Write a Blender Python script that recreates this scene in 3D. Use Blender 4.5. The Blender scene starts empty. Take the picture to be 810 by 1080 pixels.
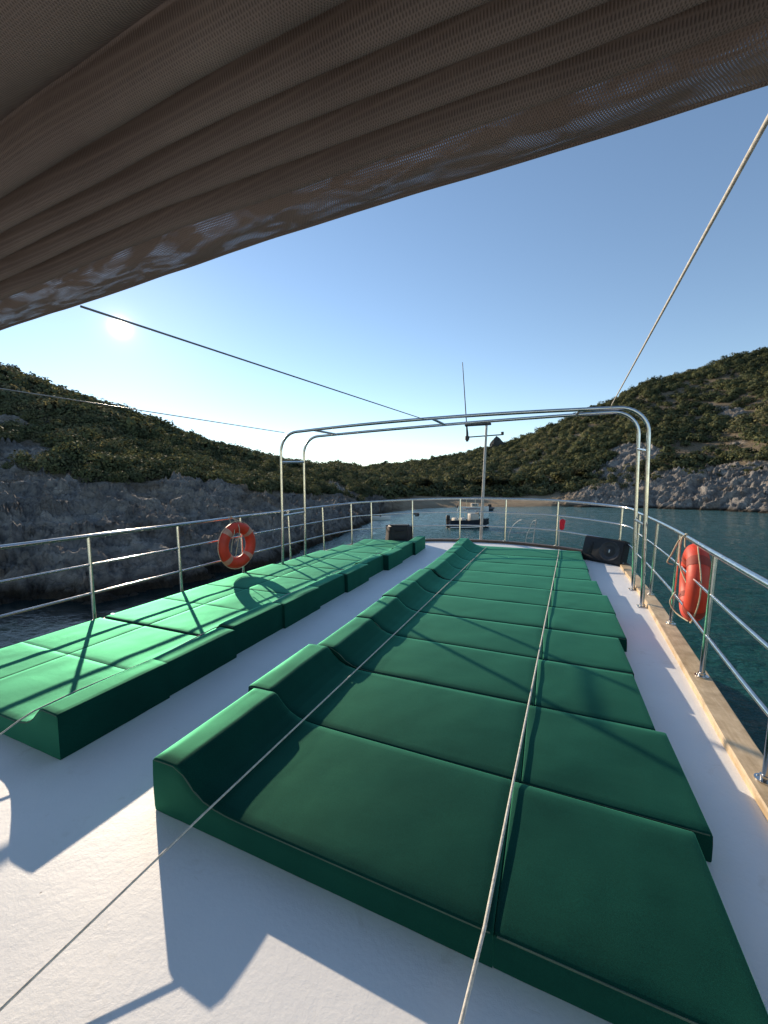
import bpy, bmesh, math, random
import numpy as np
from mathutils import Vector, Matrix
random.seed(7)
R = math.radians
S = bpy.context.scene
COL = S.collection
PI = math.pi

# ------------------------------------------------------------------ helpers
def link(o, parent=None):
    COL.objects.link(o)
    if parent is not None:
        o.parent = parent
    return o

def tag(o, label=None, cat=None, group=None, kind=None):
    if label: o['label'] = label
    if cat: o['category'] = cat
    if group: o['group'] = group
    if kind: o['kind'] = kind
    return o

def empty(name, loc=(0, 0, 0), label=None, cat=None, group=None, rz=0):
    o = bpy.data.objects.new(name, None)
    o.empty_display_size = .1
    link(o)
    o.location = loc
    o.rotation_euler = (0, 0, rz)
    return tag(o, label, cat, group)

def copy_tree(o, parent=None):
    c = o.copy()
    COL.objects.link(c)
    c.parent = parent
    for ch in list(o.children):
        copy_tree(ch, c)
    return c

class MB:
    def __init__(self):
        self.v = []; self.f = []
    def add(self, vs, fs):
        n = len(self.v)
        self.v += [tuple(p) for p in vs]
        self.f += [tuple(i + n for i in f) for f in fs]
        return self
    def box(self, c, s, M=None, bev=0):
        x, y, z = [k / 2 for k in s]
        if bev <= 0:
            vs = [Vector((a * x, b * y, d * z)) for a in (-1, 1) for b in (-1, 1) for d in (-1, 1)]
            fs = [(0, 1, 3, 2), (4, 6, 7, 5), (0, 4, 5, 1), (2, 3, 7, 6), (0, 2, 6, 4), (1, 5, 7, 3)]
        else:
            bm = bmesh.new()
            bmesh.ops.create_cube(bm, size=1)
            bmesh.ops.scale(bm, vec=s, verts=bm.verts)
            bmesh.ops.bevel(bm, geom=bm.edges[:], offset=bev, segments=2, affect='EDGES', profile=.5)
            bm.verts.ensure_lookup_table()
            vs = [v.co.copy() for v in bm.verts]
            fs = [[v.index for v in f.verts] for f in bm.faces]
            bm.free()
        if M is not None: vs = [M @ v for v in vs]
        vs = [v + Vector(c) for v in vs]
        return self.add(vs, fs)
    def tube(self, pts, r, n=10, caps=True, closed=False):
        pts = [Vector(p) for p in pts]
        m = len(pts)
        rs = r if isinstance(r, (list, tuple)) else [r] * m
        t0 = (pts[1] - pts[0]).normalized()
        a = Vector((0, 0, 1)) if abs(t0.z) < .9 else Vector((1, 0, 0))
        u = t0.cross(a).normalized()
        rings = []
        for i, p in enumerate(pts):
            if closed:
                t = (pts[(i + 1) % m] - pts[i - 1]).normalized()
            elif i == 0: t = t0
            elif i == m - 1: t = (pts[-1] - pts[-2]).normalized()
            else: t = ((pts[i + 1] - p).normalized() + (p - pts[i - 1]).normalized()).normalized()
            u = (u - t * u.dot(t)).normalized()
            w = t.cross(u)
            rings.append([p + (u * math.cos(2 * PI * k / n) + w * math.sin(2 * PI * k / n)) * rs[i] for k in range(n)])
        vs = [p for rr in rings for p in rr]
        fs = []
        for i in range(m if closed else m - 1):
            j = (i + 1) % m
            for k in range(n):
                l = (k + 1) % n
                fs.append((i * n + k, i * n + l, j * n + l, j * n + k))
        if caps and not closed:
            fs.append(tuple(range(n - 1, -1, -1)))
            fs.append(tuple((m - 1) * n + k for k in range(n)))
        return self.add(vs, fs)
    def cyl(self, a, b, r, n=16, r2=None):
        return self.tube([a, b], [r, r if r2 is None else r2], n)
    def prism(self, poly, z0, z1, M=None):
        n = len(poly)
        vs = [Vector((p[0], p[1], z0)) for p in poly] + [Vector((p[0], p[1], z1)) for p in poly]
        fs = [tuple(range(n - 1, -1, -1)), tuple(range(n, 2 * n))] + [(i, (i + 1) % n, n + (i + 1) % n, n + i) for i in range(n)]
        if M is not None: vs = [M @ v for v in vs]
        return self.add(vs, fs)
    def build(self, name, mat, parent=None, smooth=True, angle=35):
        me = bpy.data.meshes.new(name)
        me.from_pydata([tuple(v) for v in self.v], [], self.f)
        me.update()
        bm = bmesh.new(); bm.from_mesh(me)
        bmesh.ops.recalc_face_normals(bm, faces=bm.faces)
        bm.to_mesh(me); bm.free()
        if mat is not None: me.materials.append(mat)
        o = bpy.data.objects.new(name, me)
        link(o, parent)
        if smooth:
            me.polygons.foreach_set('use_smooth', [True] * len(me.polygons))
            try: me.set_sharp_from_angle(angle=R(angle))
            except Exception: pass
        return o

def np_mesh(name, V, F, mat, smooth=True, parent=None):
    """V (n,3), F (m,k) with the same k for all"""
    me = bpy.data.meshes.new(name)
    k = F.shape[1]
    me.vertices.add(len(V)); me.loops.add(F.size); me.polygons.add(len(F))
    me.vertices.foreach_set('co', V.astype(np.float32).ravel())
    me.loops.foreach_set('vertex_index', F.astype(np.int32).ravel())
    me.polygons.foreach_set('loop_start', np.arange(0, F.size, k, dtype=np.int32))
    me.polygons.foreach_set('loop_total', np.full(len(F), k, dtype=np.int32))
    me.update(calc_edges=True)
    me.polygons.foreach_set('use_smooth', np.full(len(F), smooth))
    me.materials.append(mat)
    o = bpy.data.objects.new(name, me)
    link(o, parent)
    return o

def fattr(o, name, arr, domain='POINT'):
    a = o.data.attributes.new(name, 'FLOAT', domain)
    a.data.foreach_set('value', np.asarray(arr, dtype=np.float32).ravel())

def vattr(o, name, arr, domain='FACE'):
    a = o.data.attributes.new(name, 'FLOAT_VECTOR', domain)
    a.data.foreach_set('vector', np.asarray(arr, dtype=np.float32).ravel())

# numpy value noise ---------------------------------------------------------
_rng = np.random.RandomState(3)
_P = _rng.rand(64, 64, 64).astype(np.float32)
def vnoise(x, y, z):
    xi = np.floor(x).astype(int); yi = np.floor(y).astype(int); zi = np.floor(z).astype(int)
    fx = x - xi; fy = y - yi; fz = z - zi
    fx = fx * fx * (3 - 2 * fx); fy = fy * fy * (3 - 2 * fy); fz = fz * fz * (3 - 2 * fz)
    g = lambda a, b, c: _P[(xi + a) & 63, (yi + b) & 63, (zi + c) & 63]
    def lx(b, c): return g(0, b, c) * (1 - fx) + g(1, b, c) * fx
    a = lx(0, 0) * (1 - fy) + lx(1, 0) * fy
    b = lx(0, 1) * (1 - fy) + lx(1, 1) * fy
    return a * (1 - fz) + b * fz
def fbm(x, y, z, o=4, lac=2.03, gain=.5):
    s = 0; a = 1; t = 0
    for i in range(o):
        s = s + a * vnoise(x + 17.3 * i, y + 5.1 * i, z + 3.7 * i); t += a
        x = x * lac; y = y * lac; z = z * lac; a *= gain
    return s / t
def ridged(x, y, z, o=4, gain=.5):
    s = 0; a = 1; t = 0
    for i in range(o):
        s = s + a * (1 - np.abs(2 * vnoise(x + 11.3 * i, y + 7.1 * i, z + 1.7 * i) - 1)) ** 2; t += a
        x = x * 2.1; y = y * 2.1; z = z * 2.1; a *= gain
    return s / t

# ------------------------------------------------------------------ materials
def new_mat(name):
    m = bpy.data.materials.new(name); m.use_nodes = True
    nt = m.node_tree
    b = nt.nodes.get('Principled BSDF')
    return m, nt, b
def node(nt, typ, **kw):
    n = nt.nodes.new(typ)
    for k, v in kw.items():
        if k in ('inputs',):
            for a, b in v.items(): n.inputs[a].default_value = b
        else: setattr(n, k, v)
    return n
def noise(nt, vec, scale, detail=4, rough=.55, dist=0):
    n = node(nt, 'ShaderNodeTexNoise')
    n.inputs['Scale'].default_value = scale; n.inputs['Detail'].default_value = detail
    n.inputs['Roughness'].default_value = rough; n.inputs['Distortion'].default_value = dist
    if vec is not None: nt.links.new(vec, n.inputs['Vector'])
    return n.outputs['Fac']
def ramp(nt, fac, stops):
    n = node(nt, 'ShaderNodeValToRGB')
    e = n.color_ramp.elements
    while len(e) < len(stops): e.new(.5)
    for i, (p, c) in enumerate(stops):
        e[i].position = p; e[i].color = (c[0], c[1], c[2], 1) if len(c) == 3 else c
    nt.links.new(fac, n.inputs[0])
    return n.outputs[0]
def mixc(nt, fac, a, b, typ='MIX'):
    n = node(nt, 'ShaderNodeMix', data_type='RGBA', blend_type=typ)
    for s, v in ((n.inputs[0], fac), (n.inputs[6], a), (n.inputs[7], b)):
        if hasattr(v, 'node'): nt.links.new(v, s)
        elif isinstance(v, (int, float)): s.default_value = v
        else: s.default_value = (v[0], v[1], v[2], 1)
    return n.outputs[2]
def math_(nt, op, a, b=None, c=None):
    n = node(nt, 'ShaderNodeMath', operation=op)
    for i, v in enumerate((a, b, c)):
        if v is None: continue
        if hasattr(v, 'node'): nt.links.new(v, n.inputs[i])
        else: n.inputs[i].default_value = v
    return n.outputs[0]
def bump(nt, h, strength, dist, bsdf=None, prev=None):
    n = node(nt, 'ShaderNodeBump')
    n.inputs['Strength'].default_value = strength; n.inputs['Distance'].default_value = dist
    nt.links.new(h, n.inputs['Height'])
    if prev is not None: nt.links.new(prev, n.inputs['Normal'])
    if bsdf is not None: nt.links.new(n.outputs[0], bsdf.inputs['Normal'])
    return n.outputs[0]
def coords(nt, kind='Object', scale=(1, 1, 1), rot=(0, 0, 0)):
    t = node(nt, 'ShaderNodeTexCoord')
    m = node(nt, 'ShaderNodeMapping')
    m.inputs['Scale'].default_value = scale; m.inputs['Rotation'].default_value = rot
    nt.links.new(t.outputs[kind], m.inputs[0])
    return m.outputs[0]
def attr(nt, name):
    return node(nt, 'ShaderNodeAttribute', attribute_name=name).outputs['Fac']
def simple(name, col, rough=.5, metal=0, var=.15, vscale=8, bs=0, bscale=60, bdist=.002, **kw):
    m, nt, b = new_mat(name)
    c = coords(nt)
    f = noise(nt, c, vscale, 5)
    col_o = ramp(nt, f, [(.3, [k * (1 - var) for k in col]), (.7, [min(1, k * (1 + var)) for k in col])])
    nt.links.new(col_o, b.inputs['Base Color'])
    b.inputs['Roughness'].default_value = rough; b.inputs['Metallic'].default_value = metal
    if bs: bump(nt, noise(nt, c, bscale, 4), bs, bdist, b)
    for k, v in kw.items(): b.inputs[k].default_value = v
    return m

M = {}
# painted deck: rolled white paint over ply, worn and specked
m, nt, b = new_mat('deck_paint'); M['deck'] = m
c = coords(nt)
big = noise(nt, c, 1.3, 5, .6)
fine = noise(nt, c, 9, 8, .65, .6)
col = ramp(nt, big, [(.3, (.73, .735, .74)), (.7, (.81, .81, .80))])
stain = ramp(nt, noise(nt, c, 3.1, 8, .7, 1.2), [(.60, (1, 1, 1)), (.78, (.80, .77, .72))])
col = mixc(nt, 1, col, stain, 'MULTIPLY')
v = node(nt, 'ShaderNodeTexVoronoi', feature='F1'); v.inputs['Scale'].default_value = 2.2
nt.links.new(c, v.inputs['Vector'])
vc = node(nt, 'ShaderNodeTexVoronoi', feature='F1'); vc.inputs['Scale'].default_value = 5.5
nt.links.new(c, vc.inputs['Vector'])
spk = ramp(nt, math_(nt, 'ADD', vc.outputs['Distance'], math_(nt, 'MULTIPLY', noise(nt, c, 160, 3), .03)), [(.033, (.22, .2, .19)), (.05, (1, 1, 1))])
col = mixc(nt, 1, col, spk, 'MULTIPLY')
scr = noise(nt, coords(nt, scale=(1.2, 5, 1), rot=(0, 0, .8)), 6, 8, .75, 2)
scrc = ramp(nt, scr, [(.64, (1, 1, 1)), (.74, (.80, .77, .72))])
col = mixc(nt, 1, col, scrc, 'MULTIPLY')
nt.links.new(col, b.inputs['Base Color'])
b.inputs['Roughness'].default_value = .5
b.inputs['Specular IOR Level'].default_value = .35
n1 = bump(nt, fine, .22, .008)
n2 = bump(nt, noise(nt, c, 55, 6, .7), .3, .004, None, n1)
n3 = bump(nt, noise(nt, c, 1.7, 4, .5, .6), .25, .02, b, n2)

m, nt, b = new_mat('hull_paint'); M['hull'] = m
b.inputs['Base Color'].default_value = (.72, .72, .7, 1)
nt.links.new(ramp(nt, noise(nt, coords(nt), 3, 6), [(.3, (.66, .65, .62)), (.7, (.76, .76, .75))]), b.inputs['Base Color'])
b.inputs['Roughness'].default_value = .35

# toe rail: cream painted/varnished timber
m, nt, b = new_mat('toe_rail_timber'); M['toe'] = m
c = coords(nt, scale=(12, 1, 12))
g = noise(nt, c, 5, 7, .6, .5)
col = ramp(nt, g, [(.25, (.50, .36, .20)), (.75, (.68, .53, .34))])
dirt = ramp(nt, noise(nt, coords(nt), 5, 7, .7), [(.35, (.62, .58, .52)), (.6, (1, 1, 1))])
col = mixc(nt, 1, col, dirt, 'MULTIPLY')
nt.links.new(col, b.inputs['Base Color']); b.inputs['Roughness'].default_value = .45
bump(nt, g, .3, .003, b)
M['darkwood'] = simple('bow_capping_timber', (.10, .055, .03), .5, 0, .3, 14, .3, 60)

# stainless steel
m, nt, b = new_mat('stainless_steel'); M['steel'] = m
c = coords(nt)
b.inputs['Metallic'].default_value = 1
nt.links.new(ramp(nt, noise(nt, c, 11, 6, .6), [(.3, (.50, .49, .47)), (.7, (.66, .65, .63))]), b.inputs['Base Color'])
nt.links.new(ramp(nt, noise(nt, c, 25, 6, .7), [(.3, (.14, .14, .14)), (.75, (.24, .24, .24))]), b.inputs['Roughness'])

# green canvas
def canvas(name, c1, c2, gloss=(.05, .42, .20), gmix=.22, grough=.42):
    m, nt, b = new_mat(name)
    c = coords(nt)
    f = noise(nt, c, 3.5, 6, .6)
    f2 = noise(nt, c, 190, 3, .6)
    col = ramp(nt, f, [(.3, c1), (.7, c2)])
    col = mixc(nt, .5, col, ramp(nt, f2, [(.35, (.45, .45, .45)), (.65, (1, 1, 1))]), 'MULTIPLY')
    nt.links.new(col, b.inputs['Base Color'])
    b.inputs['Roughness'].default_value = .9
    b.inputs['Specular IOR Level'].default_value = .08
    w = bump(nt, noise(nt, c, 420, 2, .5), .35, .0015)
    w2 = bump(nt, noise(nt, coords(nt, scale=(1, 1.7, 1)), 4, 3, .5, .3), .25, .012, None, w)
    nt.links.new(w2, b.inputs['Normal'])
    gl = node(nt, 'ShaderNodeBsdfGlossy'); gl.inputs['Roughness'].default_value = grough
    gl.inputs['Color'].default_value = (*gloss, 1)
    nt.links.new(w2, gl.inputs['Normal'])
    lw = node(nt, 'ShaderNodeLayerWeight'); lw.inputs['Blend'].default_value = .5
    fac = math_(nt, 'MULTIPLY', math_(nt, 'POWER', lw.outputs['Facing'], 3.0), gmix)
    mx = node(nt, 'ShaderNodeMixShader')
    nt.links.new(fac, mx.inputs[0]); nt.links.new(b.outputs[0], mx.inputs[1]); nt.links.new(gl.outputs[0], mx.inputs[2])
    nt.links.new(mx.outputs[0], nt.nodes['Material Output'].inputs['Surface'])
    return m
M['canvas'] = canvas('green_canvas', (.0018, .038, .029), (.003, .050, .037), gloss=(.16, .66, .41), gmix=.86, grough=.64)
M['piping'] = simple('canvas_piping', (.06, .10, .07), .8, 0, .2)

# shade net of the awning
def awning_mat(name, holes):
    m, nt, b = new_mat(name)
    t = node(nt, 'ShaderNodeTexCoord')
    sx = node(nt, 'ShaderNodeSeparateXYZ'); nt.links.new(t.outputs['Object'], sx.inputs[0])
    k = 2 * PI / .0068
    a1 = math_(nt, 'SINE', math_(nt, 'MULTIPLY', sx.outputs[0], k))
    # staggered rows
    yy = math_(nt, 'MULTIPLY', sx.outputs[1], k * .62)
    a2 = math_(nt, 'SINE', yy)
    dots = math_(nt, 'MULTIPLY', a1, a2)
    c = coords(nt)
    f = noise(nt, c, 2.2, 5)
    base = ramp(nt, f, [(.3, (.175, .138, .120)), (.7, (.225, .182, .158))])
    dd = ramp(nt, dots, [(0.1, (1.1, 1.1, 1.1)), (.6, (.6, .6, .6))])
    col = mixc(nt, 1, base, dd, 'MULTIPLY')
    nt.links.new(col, b.inputs['Base Color']); b.inputs['Roughness'].default_value = .85
    b.inputs['Specular IOR Level'].default_value = .15
    bump(nt, dots, .5, .002, b)
    tl = node(nt, 'ShaderNodeBsdfTranslucent'); tl.inputs['Color'].default_value = (.11, .08, .06, 1)
    mx = node(nt, 'ShaderNodeMixShader'); mx.inputs[0].default_value = .05 if holes else .03
    nt.links.new(b.outputs[0], mx.inputs[1]); nt.links.new(tl.outputs[0], mx.inputs[2])
    out = mx.outputs[0]
    if holes:
        tr = node(nt, 'ShaderNodeBsdfTransparent')
        band = noise(nt, coords(nt, scale=(3.2, 13, 1), rot=(0, 0, .14)), 2.0, 2, .5, .7)
        bm_ = ramp(nt, band, [(.46, (0, 0, 0)), (.70, (1, 1, 1))])
        hole = ramp(nt, dots, [(.52, (0, 0, 0)), (.62, (1, 1, 1))])
        fac = math_(nt, 'MULTIPLY', math_(nt, 'MULTIPLY', bm_, hole), .58)
        mx2 = node(nt, 'ShaderNodeMixShader')
        nt.links.new(fac, mx2.inputs[0]); nt.links.new(out, mx2.inputs[1]); nt.links.new(tr.outputs[0], mx2.inputs[2])
        out = mx2.outputs[0]
    nt.links.new(out, nt.nodes['Material Output'].inputs['Surface'])
    return m
M['net'] = awning_mat('shade_net', False)
M['net_open'] = awning_mat('shade_net_single_layer', True)
M['rope'] = simple('white_rope', (.55, .52, .46), .8, 0, .25, 60, .6, 300, .003)
M['twine'] = simple('tan_rope', (.50, .42, .28), .8, 0, .25, 60, .6, 300, .003)
M['wire'] = simple('steel_wire', (.28, .27, .26), .4, .6, .1)
M['buoy'] = simple('lifebuoy_plastic', (.60, .045, .016), .55, 0, .18, 6, .25, 30, .004)
M['white'] = simple('white_band', (.75, .74, .7), .5, 0, .15, 12)
M['strap'] = simple('dark_strap', (.30, .035, .018), .7)
M['black'] = simple('black_plastic', (.009, .009, .011), .6, 0, .3, 9, .4, 180, .001)
M['grille'] = simple('speaker_grille', (.02, .02, .022), .55, .3, .2, 60, .8, 500, .001)
M['cone'] = simple('speaker_cone', (.035, .035, .04), .6, 0, .3, 20)
M['badge'] = simple('silver_badge', (.45, .45, .45), .35, .6)
M['greymetal'] = simple('painted_mast', (.42, .40, .37), .5, .2, .2, 10)
M['darkmetal'] = simple('dark_metal', (.03, .03, .032), .45, .4)
M['red'] = simple('red_cloth', (.65, .01, .03), .7, 0, .2, 20)
M['navy'] = simple('navy_hull', (.012, .016, .03), .25, 0, .2)
M['glass'] = simple('tinted_glass', (.05, .07, .09), .08)
M['cream'] = simple('cream_canvas', (.55, .5, .42), .8)
M['orange'] = simple('orange_canvas', (.55, .22, .08), .8)
M['bark'] = simple('bark', (.10, .075, .055), .9, 0, .3, 6, .6, 20, .02)
M['pul'] = simple('weathered_white_tube', (.26, .28, .28), .5)
M['band'] = simple('reflective_band', (.52, .26, .18), .5, 0, .2, 12)
M['boat_white'] = simple('boat_gelcoat', (.7, .7, .68), .3, 0, .08)

# ------------------------------------------------------------------ deck shape
def zd(y):
    t = max(0, y - 1.2)
    return .03 * t * t / (t + .5) + .04 * max(0, y - 7.5) ** 1.5

def interp(tab, x):
    xs = [a for a, _ in tab]; ys = [b_ for _, b_ in tab]
    return float(np.interp(x, xs, ys))
STB = [(-4, .80), (-1, .88), (1, .94), (2.3, .99), (2.9, 1.01), (4.13, 1.08), (5.73, 1.165), (7.2, 1.20), (7.9, 1.20)]
PORT = [(-4, -4.62), (1, -4.64), (4, -4.64), (7.2, -4.52), (7.9, -4.40)]
BOW = [(1.16, 8.35), (1.02, 8.60), (.76, 8.86), (.16, 9.15), (-.76, 9.36), (-1.52, 9.38), (-2.55, 9.25), (-3.2, 8.98), (-3.85, 8.62), (-4.2, 8.3)]
outline = [(interp(STB, y), y) for y in np.linspace(-4, 7.9, 40)] + BOW + [(interp(PORT, y), y) for y in np.linspace(7.9, -4, 40)]

# deck as thick slab following the sheer
boat = empty('tour_boat', (0, 0, -2.9), 'white painted upper deck and hull of the wooden tour boat underfoot', 'boat')
def W(o):      # keep world coordinates for children of an empty placed away from the origin
    o.matrix_parent_inverse = Matrix.Translation(-Vector(o.parent.location))
    return o
ys = np.concatenate([np.linspace(-4, 7.9, 80), np.linspace(8.0, 9.37, 16)])
def xlim(y):
    if y <= 7.9: return interp(PORT, y), interp(STB, y)
    rs = sorted([(b_, a) for a, b_ in BOW if a > -1.3] + [(7.9, 1.20), (9.385, -1.3)])
    ls = sorted([(b_, a) for a, b_ in BOW if a < -1.3] + [(7.9, -4.40), (9.385, -1.3)])
    return interp(ls, y), interp(rs, y)
mb = MB(); rows = []
NX = 14
for y in ys:
    a, b_ = xlim(y)
    a -= .16 if y <= 8.6 else .05; b_ += .16 if y <= 8.6 else .05
    for k in range(NX + 1):
        mb.v.append((a + (b_ - a) * k / NX, y, zd(y)))
for y in ys:
    a, b_ = xlim(y)
    a -= .16 if y <= 8.6 else .05; b_ += .16 if y <= 8.6 else .05
    for k in range(NX + 1):
        mb.v.append((a + (b_ - a) * k / NX, y, zd(y) - .09))
nr = len(ys); off = nr * (NX + 1)
for i in range(nr - 1):
    for k in range(NX):
        q = i * (NX + 1) + k
        mb.f.append((q, q + 1, q + NX + 2, q + NX + 1))
        mb.f.append((off + q, off + q + NX + 1, off + q + NX + 2, off + q + 1))
    for k in (0, NX):
        q = i * (NX + 1) + k
        mb.f.append((q, q + NX + 1, off + q + NX + 1, off + q))
for k in range(NX):
    for i in (0, nr - 1):
        q = i * (NX + 1) + k
        mb.f.append((q, q + 1, off + q + 1, off + q))
W(mb.build('deck', M['deck'], boat, angle=30))

# hull below, tapering to a stem ahead of the upper deck
mb = MB()
st = []
for y in np.linspace(-6, 15.2, 44):
    if y < 7: wdt = 3.0
    else: wdt = 3.0 * max(0, 1 - ((y - 7) / 8.2) ** 2) ** .75
    cx = -1.72
    zt = -1.75 + .012 * max(0, y - 4) ** 1.75 if y > 4 else -1.75
    st.append([(cx - wdt, y, zt), (cx - wdt * .96, y, -2.3), (cx - wdt * .8, y, -3.3), (cx, y, -3.9), (cx + wdt * .8, y, -3.3), (cx + wdt * .96, y, -2.3), (cx + wdt, y, zt), (cx + wdt * .5, y, zt + .02), (cx - wdt * .5, y, zt + .02)])
n = 9
vs = [p for s in st for p in s]; fs = []
for i in range(len(st) - 1):
    for k in range(n):
        l = (k + 1) % n
        fs.append((i * n + k, i * n + l, (i + 1) * n + l, (i + 1) * n + k))
fs.append(tuple(range(n)))
mb.add(vs, fs); W(mb.build('hull', M['hull'], boat, angle=40))
# cabin walls between hull and upper deck
mb = MB()
mb.box((-1.75, 1.6, -.95), (5.2, 10.2, 1.62)); W(mb.build('cabin', M['hull'], boat, smooth=False))

# toe rails
def toe(tab, side, name, mat, y0, y1, w=.155, hgt=.05):
    mb = MB(); yy = np.linspace(y0, y1, 60); R4 = []
    for y in yy:
        x = interp(tab, y); z = zd(y)
        xi, xo = x, x + side * w
        s = side * .008
        R4.append([(xi, y, z - .03), (xi, y, z + hgt - .008), (xi + s, y, z + hgt), (xo - s, y, z + hgt), (xo, y, z + hgt - .008), (xo, y, z - .16)])
    n = 6
    vs = [p for r in R4 for p in r]; fs = []
    for i in range(len(yy) - 1):
        for k in range(n):
            l = (k + 1) % n
            fs.append((i * n + k, i * n + l, (i + 1) * n + l, (i + 1) * n + k))
    fs += [tuple(range(n)), tuple((len(yy) - 1) * n + k for k in range(n))]
    mb.add(vs, fs)
    return W(mb.build(name, mat, boat, angle=25))
toe(STB, 1, 'toe_rail', M['toe'], -4, 8.0)
toe(PORT, -1, 'toe_rail', M['toe'], -4, 8.0)
# bow capping (dark timber) along the curve
path = [(1.24, 8.0)] + BOW + [(-4.44, 8.0)]
def smooth_path(p, n=6):
    p = [Vector((*q, 0)) if len(q) == 2 else Vector(q) for q in p]
    out = []
    for i in range(len(p) - 1):
        p0 = p[max(0, i - 1)]; p1 = p[i]; p2 = p[i + 1]; p3 = p[min(len(p) - 1, i + 2)]
        for k in range(n):
            t = k / n
            out.append(.5 * ((2 * p1) + (p2 - p0) * t + (2 * p0 - 5 * p1 + 4 * p2 - p3) * t * t + (3 * p1 - p0 - 3 * p2 + p3) * t ** 3))
    out.append(p[-1])
    return out
bp = smooth_path(path)
mb = MB(); R4 = []
for i, p in enumerate(bp):
    t = (bp[min(i + 1, len(bp) - 1)] - bp[max(0, i - 1)]).normalized()
    nrm = Vector((t.y, -t.x, 0))      # outward
    if nrm.dot(p - Vector((-1.7, 5, 0))) < 0: nrm = -nrm
    z = zd(p.y)
    a = p - nrm * .01; b_ = p + nrm * .12
    R4.append([(a.x, a.y, z - .02), (a.x, a.y, z + .055), (b_.x, b_.y, z + .055), (b_.x, b_.y, z - .15)])
vs = [p for r in R4 for p in r]; fs = []
for i in range(len(R4) - 1):
    for k in range(4):
        l = (k + 1) % 4
        fs.append((i * 4 + k, i * 4 + l, (i + 1) * 4 + l, (i + 1) * 4 + k))
fs += [(0, 1, 2, 3), tuple(len(R4) * 4 - 4 + k for k in range(4))]
mb.add(vs, fs); W(mb.build('bow_capping', M['darkwood'], boat, angle=25))

# ------------------------------------------------------------------ guard rail
rail = empty('guard_rail', (-1.7, 9.3, zd(9.3)), 'stainless steel guard rail with three tiers round the deck edge', 'railing')
posts = [(1.03, 1.35), (1.075, 2.57), (1.15, 3.76), (1.24, 5.0), (1.29, 6.16), (1.31, 7.35), (1.22, 8.35),
         (.16, 9.22), (-.93, 9.42), (-1.99, 9.42), (-3.1, 9.12), (-3.98, 8.62), (-4.36, 8.3), (-4.62, 7.45), (-4.68, 6.3), (-4.72, 5.05), (-4.72, 3.85), (-4.74, 2.72), (-4.74, 1.4)]
STBP = [(-3, .93)] + [(y, x) for x, y in posts[:7]]
LEAN = .05
H3 = (.335, .66, .985)
def rail_pt(x, y, hgt):
    c = Vector((x + 1.72, max(0, y - 6.5), 0)).normalized()
    f = LEAN * hgt
    return Vector((x + c.x * f, y + c.y * f, zd(y) + .05 + hgt))
path3 = [(.93, -3.0), (.98, 0)] + posts[:-1] + [(-4.74, 1.4), (-4.74, 0), (-4.74, -3)]
for hgt in H3:
    sm = smooth_path([rail_pt(x, y, hgt) for x, y in path3], 8)
    mb = MB(); mb.tube(sm, .0235 if hgt > .9 else .0145, 12)
    W(mb.build('rail', M['steel'], rail, angle=60))
for x, y in posts + [(.98, 0), (-4.74, 0)]:
    mb = MB()
    a = rail_pt(x, y, 0); b_ = rail_pt(x, y, H3[2] - .01)
    mb.cyl(a, b_, .019, 14)
    po = W(mb.build('post', M['steel'], rail, angle=60))
    mb = MB()
    mb.cyl(a + Vector((0, 0, -.002)), a + Vector((0, 0, .008)), .046, 20)
    mb.cyl(a + Vector((0, 0, .008)), a + Vector((0, 0, .03)), .025, 16)
    for k in range(4):
        q = a + Vector((math.cos(k * PI / 2 + .7) * .034, math.sin(k * PI / 2 + .7) * .034, .008))
        mb.cyl(q, q + Vector((0, 0, .004)), .005, 8)
    fl = mb.build('base_flange', M['steel'], po, angle=40)

# ------------------------------------------------------------------ awning frame (two hoops)
arch = empty('hoop_frame', (-1.65, 6.1, zd(6.1)), 'tall stainless double hoop frame arching across the foredeck', 'frame')
def hoop(y, xl, xr, zl, zr, zm, rad=.34):
    pts = [Vector((xl, y, zd(y)))]
    pts.append(Vector((xl + .01, y, (zd(y) + zl - rad) / 2)))
    n = 9
    for k in range(n + 1):
        a = PI - k / n * PI / 2
        pts.append(Vector((xl + rad + rad * math.cos(a), y, zl - rad + rad * math.sin(a))))
    for k in range(1, 12):
        t = k / 12
        x = xl + rad + (xr - xl - 2 * rad) * t
        z = zl + (zr - zl) * t + (zm - (zl + zr) / 2) * (1 - (2 * t - 1) ** 2)
        pts.append(Vector((x, y, z)))
    for k in range(n + 1):
        a = PI / 2 - k / n * PI / 2
        pts.append(Vector((xr - rad + rad * math.cos(a), y, zr - rad + rad * math.sin(a))))
    pts.append(Vector((xr, y, (zd(y) + zr - rad) / 2)))
    pts.append(Vector((xr, y, zd(y))))
    return pts
H1 = (5.71, -4.42, 1.11, 2.60, 2.62, 2.66)
H2 = (6.53, -4.50, 1.15, 2.63, 2.71, 2.69)
for hh in (H1, H2):
    mb = MB(); mb.tube(hoop(*hh), .0245, 14)
    ho = W(mb.build('hoop', M['steel'], arch, angle=60))
    for x in (hh[1], hh[2]):
        mb = MB(); z = zd(hh[0])
        mb.box((x, hh[0], z + .005), (.11, .11, .01), bev=.003)
        mb.cyl((x, hh[0], z + .01), (x, hh[0], z + .035), .031, 16)
        mb.build('base_flange', M['steel'], ho, angle=40).matrix_parent_inverse = Matrix.Identity(4)
def hz_at(hh, x):
    P_ = [p for p in hoop(*hh) if p.z > 2.2]
    return float(np.interp(x, [p.x for p in P_], [p.z for p in P_]))
bars = [((-4.41, H1[0], 2.08), (-4.50, H2[0], 2.14)), ((-4.41, H1[0], 1.12), (-4.50, H2[0], 1.14)), ((1.11, H1[0], 2.07), (1.15, H2[0], 2.17)), ((1.11, H1[0], 1.15), (1.15, H2[0], 1.16))]
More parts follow.
